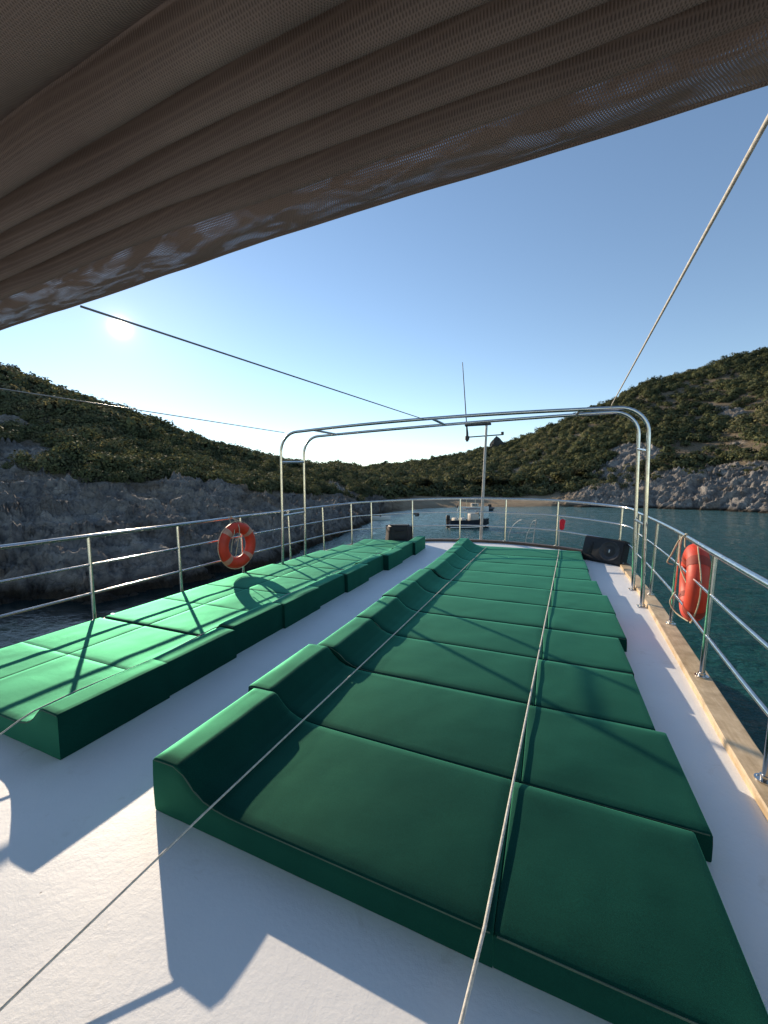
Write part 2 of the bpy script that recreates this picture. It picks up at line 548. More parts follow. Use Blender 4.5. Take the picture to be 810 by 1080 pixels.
bars += [((x, H1[0], hz_at(H1, x)), (x, H2[0], hz_at(H2, x))) for x in (-3.75, -1.65, .35)]
for p, q in bars:
    mb = MB(); mb.cyl(p, q, .02, 12)
    W(mb.build('cross_bar', M['steel'], arch, angle=60))

# ------------------------------------------------------------------ mattresses
def cushion(x0, x1, y0, y1, top, rad=.009, seed=0, nx=30, ny=18, wr=1.0, dense=None):
    rng = random.Random(seed)
    ox, oy = rng.uniform(0, 50), rng.uniform(0, 50)
    e = [0, rad * .12, rad * .4, rad]
    xs = [x0 + k for k in e] + list(np.linspace(x0 + rad, x1 - rad, nx)[1:-1]) + [x1 - k for k in reversed(e)]
    if dense is not None:
        xs = sorted(xs + [q for q in np.arange(dense[0], dense[1], .0105) if x0 + rad * 1.3 < q < x1 - rad * 1.3])
    yy = [y0 + k for k in e] + list(np.linspace(y0 + rad, y1 - rad, ny)[1:-1]) + [y1 - k for k in reversed(e)]
    V = []; 
    for x in xs:
        for y in yy:
            dx = min(x - x0, x1 - x); dy = min(y - y0, y1 - y)
            d = rad - math.hypot(max(0, rad - dx), max(0, rad - dy)); d = max(0, d)
            drop = rad - math.sqrt(max(0, rad * rad - (rad - d) ** 2))
            puff = .005 * (1 - math.exp(-min(dx, dy) / .05))
            nz = (float(vnoise(np.float64(ox + x * 3), np.float64(oy + y * 3), np.float64(.5))) - .5) * .012 * wr
            nz += (float(vnoise(np.float64(ox + x * 11), np.float64(oy + y * 8), np.float64(.5))) - .5) * .004 * wr
            V.append((x, y, top(x) + puff + nz * min(1, min(dx, dy) / .05) - drop))
    nyy = len(yy); nxx = len(xs); F = []
    for i in range(nxx - 1):
        for j in range(nyy - 1):
            q = i * nyy + j
            F.append((q, q + 1, q + nyy + 1, q + nyy))
    # skirt with slightly bulging sides
    ring = [i * nyy for i in range(nxx)] + [(nxx - 1) * nyy + j for j in range(1, nyy)] + [i * nyy + nyy - 1 for i in range(nxx - 2, -1, -1)] + [j for j in range(nyy - 2, 0, -1)]
    cx, cy = (x0 + x1) / 2, (y0 + y1) / 2
    prev = ring
    for lev, bul in ((.72, .002), (.4, .003), (.08, .002), (0, .000)):
        cur = []
        for q in ring:
            x, y, z = V[q]
            nx_ = (-1 if abs(x - x0) < 1e-6 else 1 if abs(x - x1) < 1e-6 else 0)
            ny_ = (-1 if abs(y - y0) < 1e-6 else 1 if abs(y - y1) < 1e-6 else 0)
            w = (float(vnoise(np.float64(ox + x * 9), np.float64(y * 9), np.float64(z * 4 + lev * 3))) - .5) * .004
            V.append((x + nx_ * (bul + w), y + ny_ * (bul * .6 + w * .5), z * lev)); cur.append(len(V) - 1)
        L = len(ring)
        for k in range(L):
            F.append((prev[k], prev[(k + 1) % L], cur[(k + 1) % L], cur[k]))
        prev = cur
    F.append(tuple(prev))
    mb = MB(); mb.add(V, F); return mb, (xs, yy)

def wedge(outer, side):
    """cross section of the head end: outer edge, raised ridge .27 high falling in a hollow curve to the pad"""
    hz = 1 + random.uniform(-.02, .10)
    P = [(0, .262), (.04, .266), (.165, .268), (.185, .262), (.20, .248), (.24, .210), (.29, .174), (.35, .150), (.42, .138), (.50, .133), (.58, .132), (3, .132)]
    P = [(a, .132 + (b_ - .132) * hz) for a, b_ in P]
    def f(x):
        d = (x - outer) * side
        return float(np.interp(d, [a for a, _ in P], [b_ for _, b_ in P]))
    return f

ORD = ['nearest', 'second', 'third', 'fourth', 'fifth', 'sixth', 'seventh', 'eighth', 'ninth', 'farthest']
TILT = .0
def mattress(yc0, wdt, outer, seam, foot, side, i, row):
    y0 = 0; y1 = wdt - .009
    z0 = zd(yc0 + wdt / 2)
    slope = math.atan((zd(yc0 + wdt) - zd(yc0)) / wdt)
    near = {0: ', end face to the camera', 9: ', by the bow'}.get(i, '')
    lab = ('%s green mattress of the right-hand row under two ropes%s' if row == 'R' else '%s green mattress of the left-hand row beside the port rail%s') % (ORD[i], near)
    t = empty('sun_mattress', (0, yc0, zd(yc0) + .002), lab, 'mattress', 'green mattresses in the right-hand row' if row == 'R' else 'green mattresses in the left-hand row')
    t.rotation_euler = (slope, 0, R(random.uniform(-.35, .35)))
    tp = wedge(outer, side)
    sd = random.randint(0, 9999)
    a, b_ = sorted((outer, seam))
    mb, _ = cushion(a, b_, y0, y1, tp, seed=sd, nx=30, dense=sorted((outer, outer + side * .6)))
    bk = mb.build('backrest_pad', M['canvas'], t, angle=40)
    a2, b2 = sorted((seam + side * .002, foot))
    mb, _ = cushion(a2, b2, y0 + random.uniform(0, .004), y1, lambda x: .128, seed=sd + 1, nx=26)
    fp = mb.build('foot_pad', M['canvas'], t, angle=50)
    # piping along the top near edge of each pad
    for po, (xa, xb) in ((bk, (a, b_)), (fp, (a2, b2))):
        mb = MB()
        pts = [(x, .002, (tp(x) if po is bk else .128) - .008) for x in np.linspace(xa + .01, xb - .01, 26)]
        mb.tube(pts, .0035, 6); mb.build('piping', M['piping'], po, angle=60)
    return t

wd = .728
footR = [.60, .67, .62, .635, .70, .71, .66, .60, .62, .60]
seamR = [-.138, -.100, -.062, -.024, .014, .050, .088, .126, .162, .200]
for i in range(10):
    mattress(1.252 + wd * i, wd, -1.762 + random.uniform(-.035, .03) - (.03 if i in (1, 4) else 0), seamR[i], footR[i], 1, i, 'R')
outL = [-2.62, -2.64, -2.69, -2.66, -2.70, -2.66, -2.72, -2.62, -2.66, -2.60]
for i in range(10):
    mattress(1.285 + wd * i, wd, outL[i], -3.87, -4.60 if i < 6 else -4.50 if i < 8 else -4.36 if i < 9 else -4.15, -1, i, 'L')

# ------------------------------------------------------------------ ropes and wires
def cam_ray(px, py):
    F_ = 410.; P_ = R(3.35); Y_ = R(23)
    r = Vector((math.cos(Y_), math.sin(Y_), 0)); f = Vector((-math.sin(Y_) * math.cos(P_), math.cos(Y_) * math.cos(P_), -math.sin(P_)))
    return r * ((px - 405) / F_) + r.cross(f) * ((540 - py) / F_) + f
def rope(name, pts, r, mat, label, cat='rope', sub=1, twist=True):
    mb = MB()
    P2 = []
    for i in range(len(pts) - 1):
        a = Vector(pts[i]); b_ = Vector(pts[i + 1])
        n = max(1, int((b_ - a).length / .12)) if sub else 1
        for k in range(n): P2.append(a.lerp(b_, k / n))
    P2.append(Vector(pts[-1]))
    mb.tube(P2, r, 8)
    return tag(mb.build(name, mat, None, angle=70), label, cat)

# rope lying along the middle seam of the right-hand row
pts = [(-.24, .70, .012), (-.165, 1.250, .142)]
for y in (1.99, 2.72, 3.45, 4.18, 4.9, 5.63, 6.36, 7.09, 7.8):
    x = -.165 + (y - 1.262) * (.175 + .165) / (7.8 - 1.262)
    pts.append((x, y, zd(y) + .152))
pts += [(.21, 8.50, zd(8.5) + .152), (.22, 8.58, zd(8.6) + .1), (.225, 8.68, zd(8.68) + .01)]
rope('lashing_rope', pts, .0062, M['rope'], 'white rope lying lengthwise over the middle seam of the right-hand mattresses')
# rope lying on the slope of the head wedges
def surfR(x): return wedge(-1.762, 1)(x)
pts = []
for px, py, z in [(0, 1065, .043), (209, 864, .16)]:
    d = cam_ray(px, py); k = (z - 1.6) / d.z
    pts.append(Vector((0, 0, 1.6)) + d * k)
pts.insert(0, pts[0] + (pts[0] - pts[1]) * .30)
prevy = 1.3
for q in range(1, 26):
    t = q / 26
    # march along the line over the wedge slope
    px = 209 + (513 - 209) * (1 - (1 - t) ** 2.2); py = 864 - (px - 209) * (864 - 577) / (513 - 209)
    d = cam_ray(px, py); z = .4
    for _ in range(60):
        k = (z - 1.6) / d.z; p = Vector((0, 0, 1.6)) + d * k
        z = .7 * z + .3 * (zd(p.y) + surfR(p.x) + .022)
    if p.y < prevy or p.y > 8.45: continue
    prevy = p.y; pts.append(p)
pts.append((pts[-1][0] + .02, 8.6, zd(8.6) + .03))
rope('lashing_rope', pts, .0048, M['rope'], 'thin white rope running along the head wedges of the right-hand mattresses to the deck')
# rope in the crease of the left row
pts = [Vector((-2.86, .62, .012)), Vector((-2.99, 1.26, .17)), Vector((-3.0, 1.34, .185))] + [Vector((-3.03 - .01 * k + (.035 if k % 2 else -.02), 1.6 + .62 * k, zd(1.6 + .62 * k) + .168)) for k in range(10)]
rope('lashing_rope', pts, .0055, M['rope'], 'white rope lying in the crease of the left-hand mattresses behind their wedges')

def stay(name, a, b_, r, label, sag=.0, mat='wire'):
    a = Vector(a); b_ = Vector(b_); mb = MB(); n = 24
    mb.tube([a.lerp(b_, k / n) - Vector((0, 0, sag * 4 * (k / n) * (1 - k / n))) for k in range(n + 1)], r, 8)
    return tag(mb.build(name, M[mat], None, angle=70), label, 'rope')
stay('stay_rope', (-2.18, 1.25, 2.514), (-1.74, 5.71, 2.645), .0062, 'thin dark stay from the awning edge to the middle of the hoop frame', .0, 'wire')
stay('stay_rope', (-4.75, 2.0, 2.54), (-4.34, 5.71, 2.60), .006, 'thin stay from the left to the corner of the hoop frame above the lifebuoy', .0, 'wire')
stay('stay_rope', (.44, .95, 2.462), (.70, 5.71, 2.662), .0062, 'pale rope slanting from the awning down to the right end of the hoop frame', 0, 'rope')

# ------------------------------------------------------------------ awning
awn = empty('awning', (-1.7, 0, 2.5), 'gathered dark brown mesh awning pleated across the top of the view', 'awning')
cre = [-3, -2.2, -1.4, -.6, .0, .38, .60, .73, .815, .895, .975, 1.06]
def aw_z(y, x):
    # pleat profile between creases
    for i in range(len(cre) - 1):
        if cre[i] <= y <= cre[i + 1]:
            w = cre[i + 1] - cre[i]; t = (y - cre[i]) / w
            d = min(.090, w * .90)
            q = t ** .72
            return 2.578 - d * (1 - abs(2 * q - 1) ** 2.3)
    return 2.565 - .0
def awning_sheet(name, y0, y1, ny, mat, fz, x0=-4.9, x1=1.5, nx=130):
    xs = np.linspace(x0, x1, nx); yy = np.linspace(y0, y1, ny)
    V = []
    for y in yy:
        for x in xs:
            wob = .030 * math.sin(x * .9 + 1.1)
            yv = y + (wob * .4 + .008 * math.sin(x * 2.7 + y * 9)) * min(1, max(0, (1.2 - y) * 6))
            nz = (float(vnoise(np.float64(x * 1.6 + 9), np.float64(y * 5), np.float64(2.5))) - .5) * .02
            nz += (float(vnoise(np.float64(x * 5 + 9), np.float64(y * 9), np.float64(7.5))) - .5) * .007
            V.append((x, yv, fz(y, x) + nz - .034 * min(1, max(0, (-1.2 - x) / 1.1))))
    V = np.array(V) - np.array([-1.7, 0, 2.5])
    i = np.arange(ny - 1)[:, None] * nx + np.arange(nx - 1)[None, :]
    i = i.ravel()
    F = np.stack([i, i + 1, i + nx + 1, i + nx], 1)
    return np_mesh(name, V, F, mat, True, awn)
awning_sheet('pleated_cover', .38, 1.06, 330, M['net'], aw_z)
awning_sheet('rear_cover', -3, .38, 220, M['net'], aw_z)
def hem_z(y, x):
    t = (y - 1.06) / (1.25 - 1.06)
    return 2.578 - .018 * min(1, t * 3) - .024 * math.sin(PI * min(1, t) ** .7) - .004 * t + .006 * math.sin(x * 9 + y * 30) * math.sin(PI * min(1, t))
awning_sheet('hem_band', 1.06, 1.25, 28, M['net_open'], hem_z)
mb = MB()
mb.tube([Vector((x, 1.25, hem_z(1.25, x) - 0 + (float(vnoise(np.float64(x * 1.6 + 9), np.float64(1.25 * 5), np.float64(2.5))) - .5) * .02 + (float(vnoise(np.float64(x * 5 + 9), np.float64(1.25 * 9), np.float64(7.5))) - .5) * .007 - .034 * min(1, max(0, (-1.2 - x) / 1.1)))) - Vector((-1.7, 0, 2.5)) for x in np.linspace(-4.9, 1.5, 130)], .006, 8)
mb.build('edge_cord', M['net'], awn, angle=70)
mb = MB()
mb.tube([(x, .53, .035) for x in (-3.2, 0, 3.2)], .012, 12); mb.build('batten', M['net'], awn)

# ------------------------------------------------------------------ lifebuoys
def lifebuoy(loc, rot, label, major=.282, minor=.088, squash=.82, bands=True):
    t = empty('lifebuoy', loc, label, 'lifebuoy', 'lifebuoys tied to the guard rail')
    t.rotation_euler = rot
    n, m_ = 48, 18
    V = []; F = []
    for i in range(n):
        a = 2 * PI * i / n
        for k in range(m_):
            b_ = 2 * PI * k / m_
            r = major + minor * math.cos(b_)
            V.append((r * math.cos(a), r * math.sin(a), minor * squash * math.sin(b_)))
    for i in range(n):
        for k in range(m_):
            F.append((i * m_ + k, ((i + 1) % n) * m_ + k, ((i + 1) % n) * m_ + (k + 1) % m_, i * m_ + (k + 1) % m_))
    mb = MB(); mb.add(V, F); ring = mb.build('ring', M['buoy'], t, angle=80)
    for q in range(4):
        V = []; F = []
        c0 = PI / 4 + q * PI / 2
        for i in range(7):
            a = c0 + (i - 3) * .045
            for k in range(m_):
                b_ = 2 * PI * k / m_
                r = major + (minor + .003) * math.cos(b_)
                V.append((r * math.cos(a), r * math.sin(a), (minor * squash + .003) * math.sin(b_)))
        for i in range(6):
            for k in range(m_):
                F.append((i * m_ + k, (i + 1) * m_ + k, (i + 1) * m_ + (k + 1) % m_, i * m_ + (k + 1) % m_))
        mb = MB(); mb.add(V, F); mb.build('band', M['band'] if bands else M['strap'], t, angle=80)
    # grab line looped round the outside
    pts = []
    for i in range(96):
        a = 2 * PI * i / 96
        loose = abs(math.sin(2 * (a - PI / 4)))
        r = major + minor + .003 + .012 * loose
        pts.append((r * math.cos(a), r * math.sin(a), .01 * math.sin(3 * a)))
    mb = MB(); mb.tube(pts, .006, 6, closed=True); mb.build('grab_line', M['twine'], t, angle=80)
    return t
def hang(buoy, railpt, ptsets):
    for pts in ptsets:
        mb = MB(); mb.tube(smooth_path(pts, 5), .0065, 6); W2 = mb.build('hanging_rope', M['twine'], buoy, angle=80)
        W2.matrix_parent_inverse = buoy.matrix_basis.inverted()
bpy.context.view_layer.update()
lb = lifebuoy((-4.62, 4.82, .70), (0, R(90), R(-4)), 'orange-red lifebuoy with pale bands hung on the left rail', bands=True)
tz = rail_pt(-4.72, 4.82, .985)
hang(lb, tz, [[tz + Vector((.0, .0, .03)), tz + Vector((.05, .02, 0)), Vector((-4.54, 4.78, 1.0)), Vector((-4.52, 4.74, .80)), Vector((-4.55, 4.7, .52))],
              [tz + Vector((.0, -.03, .03)), tz + Vector((.05, -.05, -.03)), Vector((-4.56, 4.70, .96)), Vector((-4.53, 4.62, .78)), Vector((-4.54, 4.60, .62))],
              [tz + Vector((.0, .03, .03)), Vector((-4.60, 4.90, 1.04)), Vector((-4.56, 4.98, .92))]])
rb = lifebuoy((1.31, 4.60, .70), (0, R(92), R(-10)), 'orange-red lifebuoy seen edge-on, tied outside the right rail', major=.285, minor=.092, squash=.95, bands=False)
tz = rail_pt(1.22, 4.72, .985)
hang(rb, tz, [[tz + Vector((0, -.02, .03)), tz + Vector((-.05, -.03, -.03)), Vector((1.20, 4.62, .85)), Vector((1.25, 4.42, .62))],
              [tz + Vector((0, 0, .03)), tz + Vector((-.05, .05, -.05)), Vector((1.17, 4.80, .93)), Vector((1.15, 4.85, .84)), Vector((1.20, 4.85, .82))],
              [Vector((1.22, 4.80, .55)), Vector((1.19, 4.86, .42)), Vector((1.23, 4.80, .33)), Vector((1.28, 4.6, .31))],
              [tz + Vector((0, .03, .03)), Vector((1.25, 4.66, 1.02)), Vector((1.33, 4.6, 1.06))]])

# ------------------------------------------------------------------ speakers
def speaker(loc, rz, label, taper=.985, bev=.018, w=.72, hgt=.46, dep=.42, tilt=0, rear=False, roll=0):
    t = empty('loudspeaker', loc, label, 'loudspeaker', None, rz)
    t.rotation_euler = (tilt, roll, rz)
    # plan trapezoid: front (y=-) wide, back narrower; extruded along z... laid on its long side
    mb = MB()
    poly = [(-w / 2, 0), (w / 2, 0), (w / 2 * .97, dep * .5), (w / 2 * .72, dep), (-w / 2 * .72, dep), (-w / 2 * .97, dep * .5)]
    bm = bmesh.new()
    vs = [bm.verts.new((x, y, 0)) for x, y in poly] + [bm.verts.new((x * taper, y + (1 - taper) * .3 * (dep / 2 - y) * 2, hgt)) for x, y in poly]
    n = len(poly)
    bm.faces.new(vs[:n][::-1]); bm.faces.new(vs[n:])
    for i in range(n): bm.faces.new((vs[i], vs[(i + 1) % n], vs[n + (i + 1) % n], vs[n + i]))
    bmesh.ops.bevel(bm, geom=bm.edges[:], offset=bev, segments=3, affect='EDGES')
    bm.verts.ensure_lookup_table()
    mb.add([v.co.copy() for v in bm.verts], [[v.index for v in f.verts] for f in bm.faces]); bm.free()
    mb.build('cabinet', M['black'], t, angle=40)
    # front baffle, driver, horn
    mb = MB(); mb.box((0, -.006, hgt / 2), (w * .93, .014, hgt * .88), bev=.006); mb.build('grille', M['grille'], t, angle=40)
    cx, cz, rr = w * .18, hgt * .5, hgt * .36
    prof = [(rr * 1.08, -.013), (rr * 1.08, -.026), (rr, -.028), (rr * .93, -.018), (rr * .3, -.008), (rr * .27, -.018), (0.001, -.024)]
    V = []; F = []; k_ = 28
    for r_, yy_ in prof:
        for q in range(k_):
            a = 2 * PI * q / k_; V.append((cx + r_ * math.cos(a), yy_, cz + r_ * math.sin(a)))
    for i in range(len(prof) - 1):
        for q in range(k_):
            F.append((i * k_ + q, i * k_ + (q + 1) % k_, (i + 1) * k_ + (q + 1) % k_, (i + 1) * k_ + q))
    mb = MB(); mb.add(V, F); dr = mb.build('driver', M['cone'], t, angle=40)
    mb = MB(); mb.box((cx + rr * .02, -.030, cz), (.022, .006, .06), bev=.002); mb.build('badge', M['badge'], dr)
    mb = MB()
    hx = -w * .30
    for sx_, sy_, zz in ((.10, .012, .17), (.075, .02, .12), (.04, .028, .06)):
        mb.box((hx, -.013 - sy_ / 2 + .004, hgt / 2), (sx_, sy_, zz * 1.5), bev=.004)
    mb.build('horn', M['black'], t, angle=40)
    # carry handle and feet
    mb = MB(); mb.tube([(-.10, dep + .002, hgt * .72), (-.09, dep + .035, hgt * .72), (.09, dep + .035, hgt * .72), (.10, dep + .002, hgt * .72)], .012, 8)
    mb.build('handle', M['black'], t)
    mb = MB(); mb.box((0, dep + .001, hgt * .35), (w * .36, .012, hgt * .26), bev=.004); mb.build('connector_plate', M['grille'], t)
    for sx_ in (-1, 1):
        mb = MB(); mb.cyl((sx_ * w * .36, dep * .2, -.012), (sx_ * w * .36, dep * .2, .004), .018, 12); mb.build('foot', M['black'], t)
        mb = MB(); mb.cyl((sx_ * w * .495, .05, .06), (sx_ * w * .51, .05, .06), .02, 12); mb.build('corner_cap', M['badge'] if sx_ > 0 else M['black'], t)
    return t
speaker((.90, 8.22, zd(8.2) + .015), R(-33), 'black wedge loudspeaker facing the camera by the starboard bow corner', w=.76, hgt=.47, roll=R(3), tilt=R(-14))
speaker((-3.42, 9.0, zd(8.8) + .015), R(203), 'black loudspeaker turned away, standing beyond the left-hand mattresses', w=.70, hgt=.45, dep=.34, taper=.84, bev=.04, tilt=R(0))

# ------------------------------------------------------------------ mast, antenna and bow fittings
mast = empty('signal_mast', (-1.62, 9.9, -1.3), 'slim grey bow mast with crossbars and a thin whip aerial', 'mast')
mb = MB(); mb.tube([(-1.62, 9.9, -1.3), (-1.56, 9.9, .2), (-1.46, 9.9, 3.17)], [.04, .038, .029], 14); W(mb.build('pole', M['greymetal'], mast))
mb = MB(); mb.box((-1.67, 9.9, 3.20), (.64, .09, .05), bev=.01); W(mb.build('top_bar', M['darkmetal'], mast))
mb = MB(); mb.cyl((-1.95, 9.9, 2.905), (-1.05, 9.9, 2.925), .015, 8); mb.cyl((-1.08, 9.9, 2.92), (-1.08, 9.9, 2.99), .035, 12); W(mb.build('lower_bar', M['darkmetal'], mast))
mb = MB(); mb.tube([(-1.93, 9.9, 2.80), (-1.93, 9.9, 3.0), (-1.955, 9.9, 3.3), (-2.07, 9.9, 4.77)], [.035, .03, .014, .009], 8); mb.cyl((-1.93, 9.9, 2.84), (-1.93, 9.9, 2.93), .055, 10); W(mb.build('whip_aerial', M['darkmetal'], mast))

fl = empty('red_flag', (.27, 9.62, -1.2), 'small furled bright red flag on a thin staff beyond the bow rail', 'flag')
mb = MB(); mb.cyl((.23, 9.62, -1.2), (.23, 9.62, .97), .009, 8); W(mb.build('staff', M['greymetal'], fl))
mb = MB(); V = []; F = []
nz_, na = 12, 14
for i in range(nz_):
    t = i / (nz_ - 1); z = .93 - .25 * t
    rr = .034 + .018 * math.sin(PI * min(1, t * 1.1)) + .008 * math.sin(9 * t) 
    for k in range(na):
        a = 2 * PI * k / na; r_ = rr * (1 + .4 * math.cos(3 * a + t * 3)) * (.35 if i in (0, nz_ - 1) else 1)
        V.append((.285 + r_ * math.cos(a) * .95, 9.62 + r_ * math.sin(a) * .5, z))
for i in range(nz_ - 1):
    for k in range(na): F.append((i * na + k, i * na + (k + 1) % na, (i + 1) * na + (k + 1) % na, (i + 1) * na + k))
F += [tuple(range(na)), tuple((nz_ - 1) * na + k for k in range(na))]
mb.add(V, F); W(mb.build('cloth', M['red'], fl, angle=80))

pul = empty('bow_pulpit', (-.5, 10.6, -1.2), 'faint white tubular bow ladder standing beyond the bow rail', 'ladder')
for xa, xb in ((-.98, -.62), (-.55, -.28)):
    mb = MB(); mb.tube(smooth_path([(xa, 10.5, -1.2), (xa + .02, 10.5, .2), (xa + .12, 10.4, .62), (xb - .08, 10.3, .80), (xb, 10.2, .84)], 6), .006, 8)
    W(mb.build('tube', M['pul'], pul))
for k in range(4):
    mb = MB(); z = .2 + .17 * k; mb.cyl((-.52 + .04 * k, 10.35, z), (-.40 + .035 * k, 10.35, z + .02), .006, 8); W(mb.build('rung', M['pul'], pul))
mb = MB(); mb.tube([(-.40, 10.35, -.6), (-.33, 10.33, .4), (-.28, 10.3, .86)], .010, 8); W(mb.build('stile', M['pul'], pul))

lamp = empty('rail_lamp', (-3.02, 9.17, .98), 'small black box lamp clamped to the middle bow rail', 'lamp')
mb = MB(); mb.box((-2.99, 9.14, .97), (.09, .07, .08), bev=.01); W(mb.build('housing', M['black'], lamp))
mb = MB(); mb.cyl((-2.99, 9.10, .97), (-2.99, 9.085, .97), .028, 12); W(mb.build('lens', M['glass'], lamp))
mb = MB(); mb.box((-3.06, 9.16, .985), (.06, .03, .03), bev=.004); W(mb.build('clamp', M['black'], lamp))

# ------------------------------------------------------------------ terrain
ZW = -2.9
SH = [(-112, 30), (-86.4, 29), (-76.9, 29), (-68, 20.6), (-60, 19.4), (-49.8, 20.6), (-39.7, 23.6), (-34, 30), (-29.7, 36.3), (-25.4, 49.8), (-22.7, 74), (-18.3, 88), (-13.3, 98.6), (-5, 105), (1.2, 111), (5.1, 110), (11.5, 111.9), (14, 110), (21.7, 103.8), (32.5, 112), (42.5, 130), (80, 170)]
RT = [(-112, 100, 6), (-85.8, 80, 5.3), (-76.4, 58, 4.8), (-67.5, 45.1, 3.1), (-63.8, 41.1, 2.8), (-59.6, 37.5, 2.2), (-49.5, 40.3, 2.04), (-39.5, 43.9, 1.2), (-29.7, 60.4, .43), (-22.7, 96, -.19), (-18.1, 122, .45), (-4.8, 135, .38), (2.4, 136, 1.9), (4.6, 134, 3.0), (11.7, 137, 6.5), (17.7, 143, 8.4), (21.5, 134, 8.1), (32.3, 150, 9.5), (42.2, 190, 11.7), (80, 240, 14)]
RG = [(-112, 230, 40), (-85.5, 200, 38), (-76, 152.6, 32.5), (-67.1, 127.8, 30.1), (-62.7, 132.2, 28.1), (-57.6, 135.6, 25.7), (-51.7, 144.1, 21.4), (-44.8, 152, 16.9), (-38.2, 172, 15.3), (-32, 198.5, 14.9), (-26, 231.6, 16.2), (-20, 256.9, 19.6), (-13.6, 260, 24), (-8.7, 260, 28.4), (-2.5, 259, 36.7), (4.35, 268, 50.8), (6.8, 275, 55.4), (10.7, 281, 66), (13.5, 291.5, 69.9), (16.4, 304, 76.6), (18.2, 312.5, 81), (21, 327, 85.6), (31.6, 380, 113), (41.6, 430, 125), (80, 480, 130)]
BUSH_H = 1.6
def T(tab, az, k): return np.interp(az, [t[0] for t in tab], [t[k] for t in tab])
def terrain_h(az, r, fine=True):
    """returns z, rock mask, sand mask"""
    rs = T(SH, az, 1); rt = T(RT, az, 1); zt = T(RT, az, 2); rg = T(RG, az, 1); zg = T(RG, az, 2) - BUSH_H * np.clip((T(RG, az, 1)) / 150, .5, 1.4)
    a = np.radians(az); x = r * np.sin(a); y = r * np.cos(a)
    # shoreline wander
    rs = rs + (fbm(x * .13, y * .13, 0 * x + 1.5, 4) - .5) * 5.0 * np.clip(rs / 60, .35, 1.3)
    sand = np.clip((az + 24) / 4, 0, 1) * np.clip((4.5 - az) / 5, 0, 1)
    t1 = (r - rs) / np.maximum(1, rt - rs)
    steep = np.where(sand > .5, 1.0, .72)
    band = ZW + (zt - ZW) * np.clip(t1, 0, 1) ** steep
    under = ZW + (r - rs) * (.55 - .45 * sand)
    t2 = (r - rt) / (rg - rt)
    hill = zt + (zg - zt) * np.clip(t2, 0, 1) ** (1.05)
    t3 = np.maximum(0, r - rg)
    hill = hill - np.where(r > rg, t3 * .22 + t3 ** 2 * .0006, 0)
    z = np.where(r < rs, under, np.where(r < rt, band, hill))
    edge = rt + (fbm(x * .16, y * .16, 0 * x + 4.5, 4) - .5) * 26 * np.clip(rt / 100, .35, 1)
    rock = np.clip((edge - r) / (2 + .04 * rt), 0, 1) * (1 - sand)
    patch = fbm(x * .045, y * .045, 0 * x + 8.5, 4)
    rock = np.maximum(rock, np.clip((patch - .61) / .04, 0, 1) * np.clip(1.3 - t2 * 1.6, 0, 1) * (r > rt * .9) * (1 - sand))
    # the pale slabs above the left shore
    pl = np.exp(-((az + 66.5) / 4.2) ** 2 - ((r - 52) / 6) ** 2)
    rock = np.maximum(rock, np.clip(pl * 2.4 - .6, 0, 1))
    if fine:
        u = x * .8 + y * .35; v_ = y * .8 - x * .35
        wx = fbm(x * .25, y * .25, 0 * x + 2.2, 3) * 2.4
        r1 = ridged(u * .16 + wx, v_ * .38, z * .16 + wx, 5, .55)
        r2 = ridged(u * .75 + wx * 2, v_ * 1.2, z * .8, 4, .6)
        r3 = fbm(x * 3.1, y * 3.1, z * 3.1, 3, gain=.6)
        amp = np.where(r < 75, 1.0, 1.7)
        disp = (r1 - .5) * 2.3 * amp + (r2 - .5) * 1.15 * amp + (r3 - .5) * .55
        near0 = np.clip((r - rs + 2.5) / 5, .25, 1)
        # broken ledges
        q = (z + disp) / 1.15 + .4 * fbm(x * .3, y * .3, 0 * x, 2)
        led = (np.floor(q) + np.clip((q - np.floor(q)) * 1.0, 0, 1) ** 3 - q) * .55
        z = z + rock * (disp + led) * near0
        z = z + (1 - rock) * (1 - sand) * (fbm(x * .05, y * .05, 0 * x + 3, 4) - .5) * 5 * np.clip((r - rt) / 40, 0, 1) * np.clip((1.25 - t2) * 3, .25, 1)
        z = z + sand * (fbm(x * .2, y * .2, 0 * x + 3, 4) - .5) * .35
    return z, rock, sand

azs = np.arange(-112, 78, .13)
def rowset():
    out = []
    return out
NB, NH, NU, NK = 170, 210, 14, 26
tt = np.concatenate([np.linspace(0, 1, NU, endpoint=False), 1 + np.linspace(0, 1, NB, endpoint=False), 2 + np.linspace(0, 1, NH, endpoint=False), 3 + np.linspace(0, 1, NK)])
AZ, TT = np.meshgrid(azs, tt)
rs = T(SH, AZ, 1); rt = T(RT, AZ, 1) * 1.08; rg = T(RG, AZ, 1)
r0 = rs - 5
RR = np.where(TT < 1, rs - 16 + 11 * TT, np.where(TT < 2, r0 + (rt - r0) * (TT - 1), np.where(TT < 3, rt + (rg * 1.03 - rt) * np.clip(TT - 2, 0, 1) ** 1.0, rg * 1.03 + 160 * np.clip(TT - 3, 0, 1))))
ZZ, RK, SD = terrain_h(AZ, RR)
aa = np.radians(AZ)
V = np.stack([RR * np.sin(aa), RR * np.cos(aa), ZZ], -1).reshape(-1, 3)
ncol = len(azs); nrow = len(tt)
i = (np.arange(nrow - 1)[:, None] * ncol + np.arange(ncol - 1)[None, :]).ravel()
F = np.stack([i, i + 1, i + ncol + 1, i + ncol], 1)

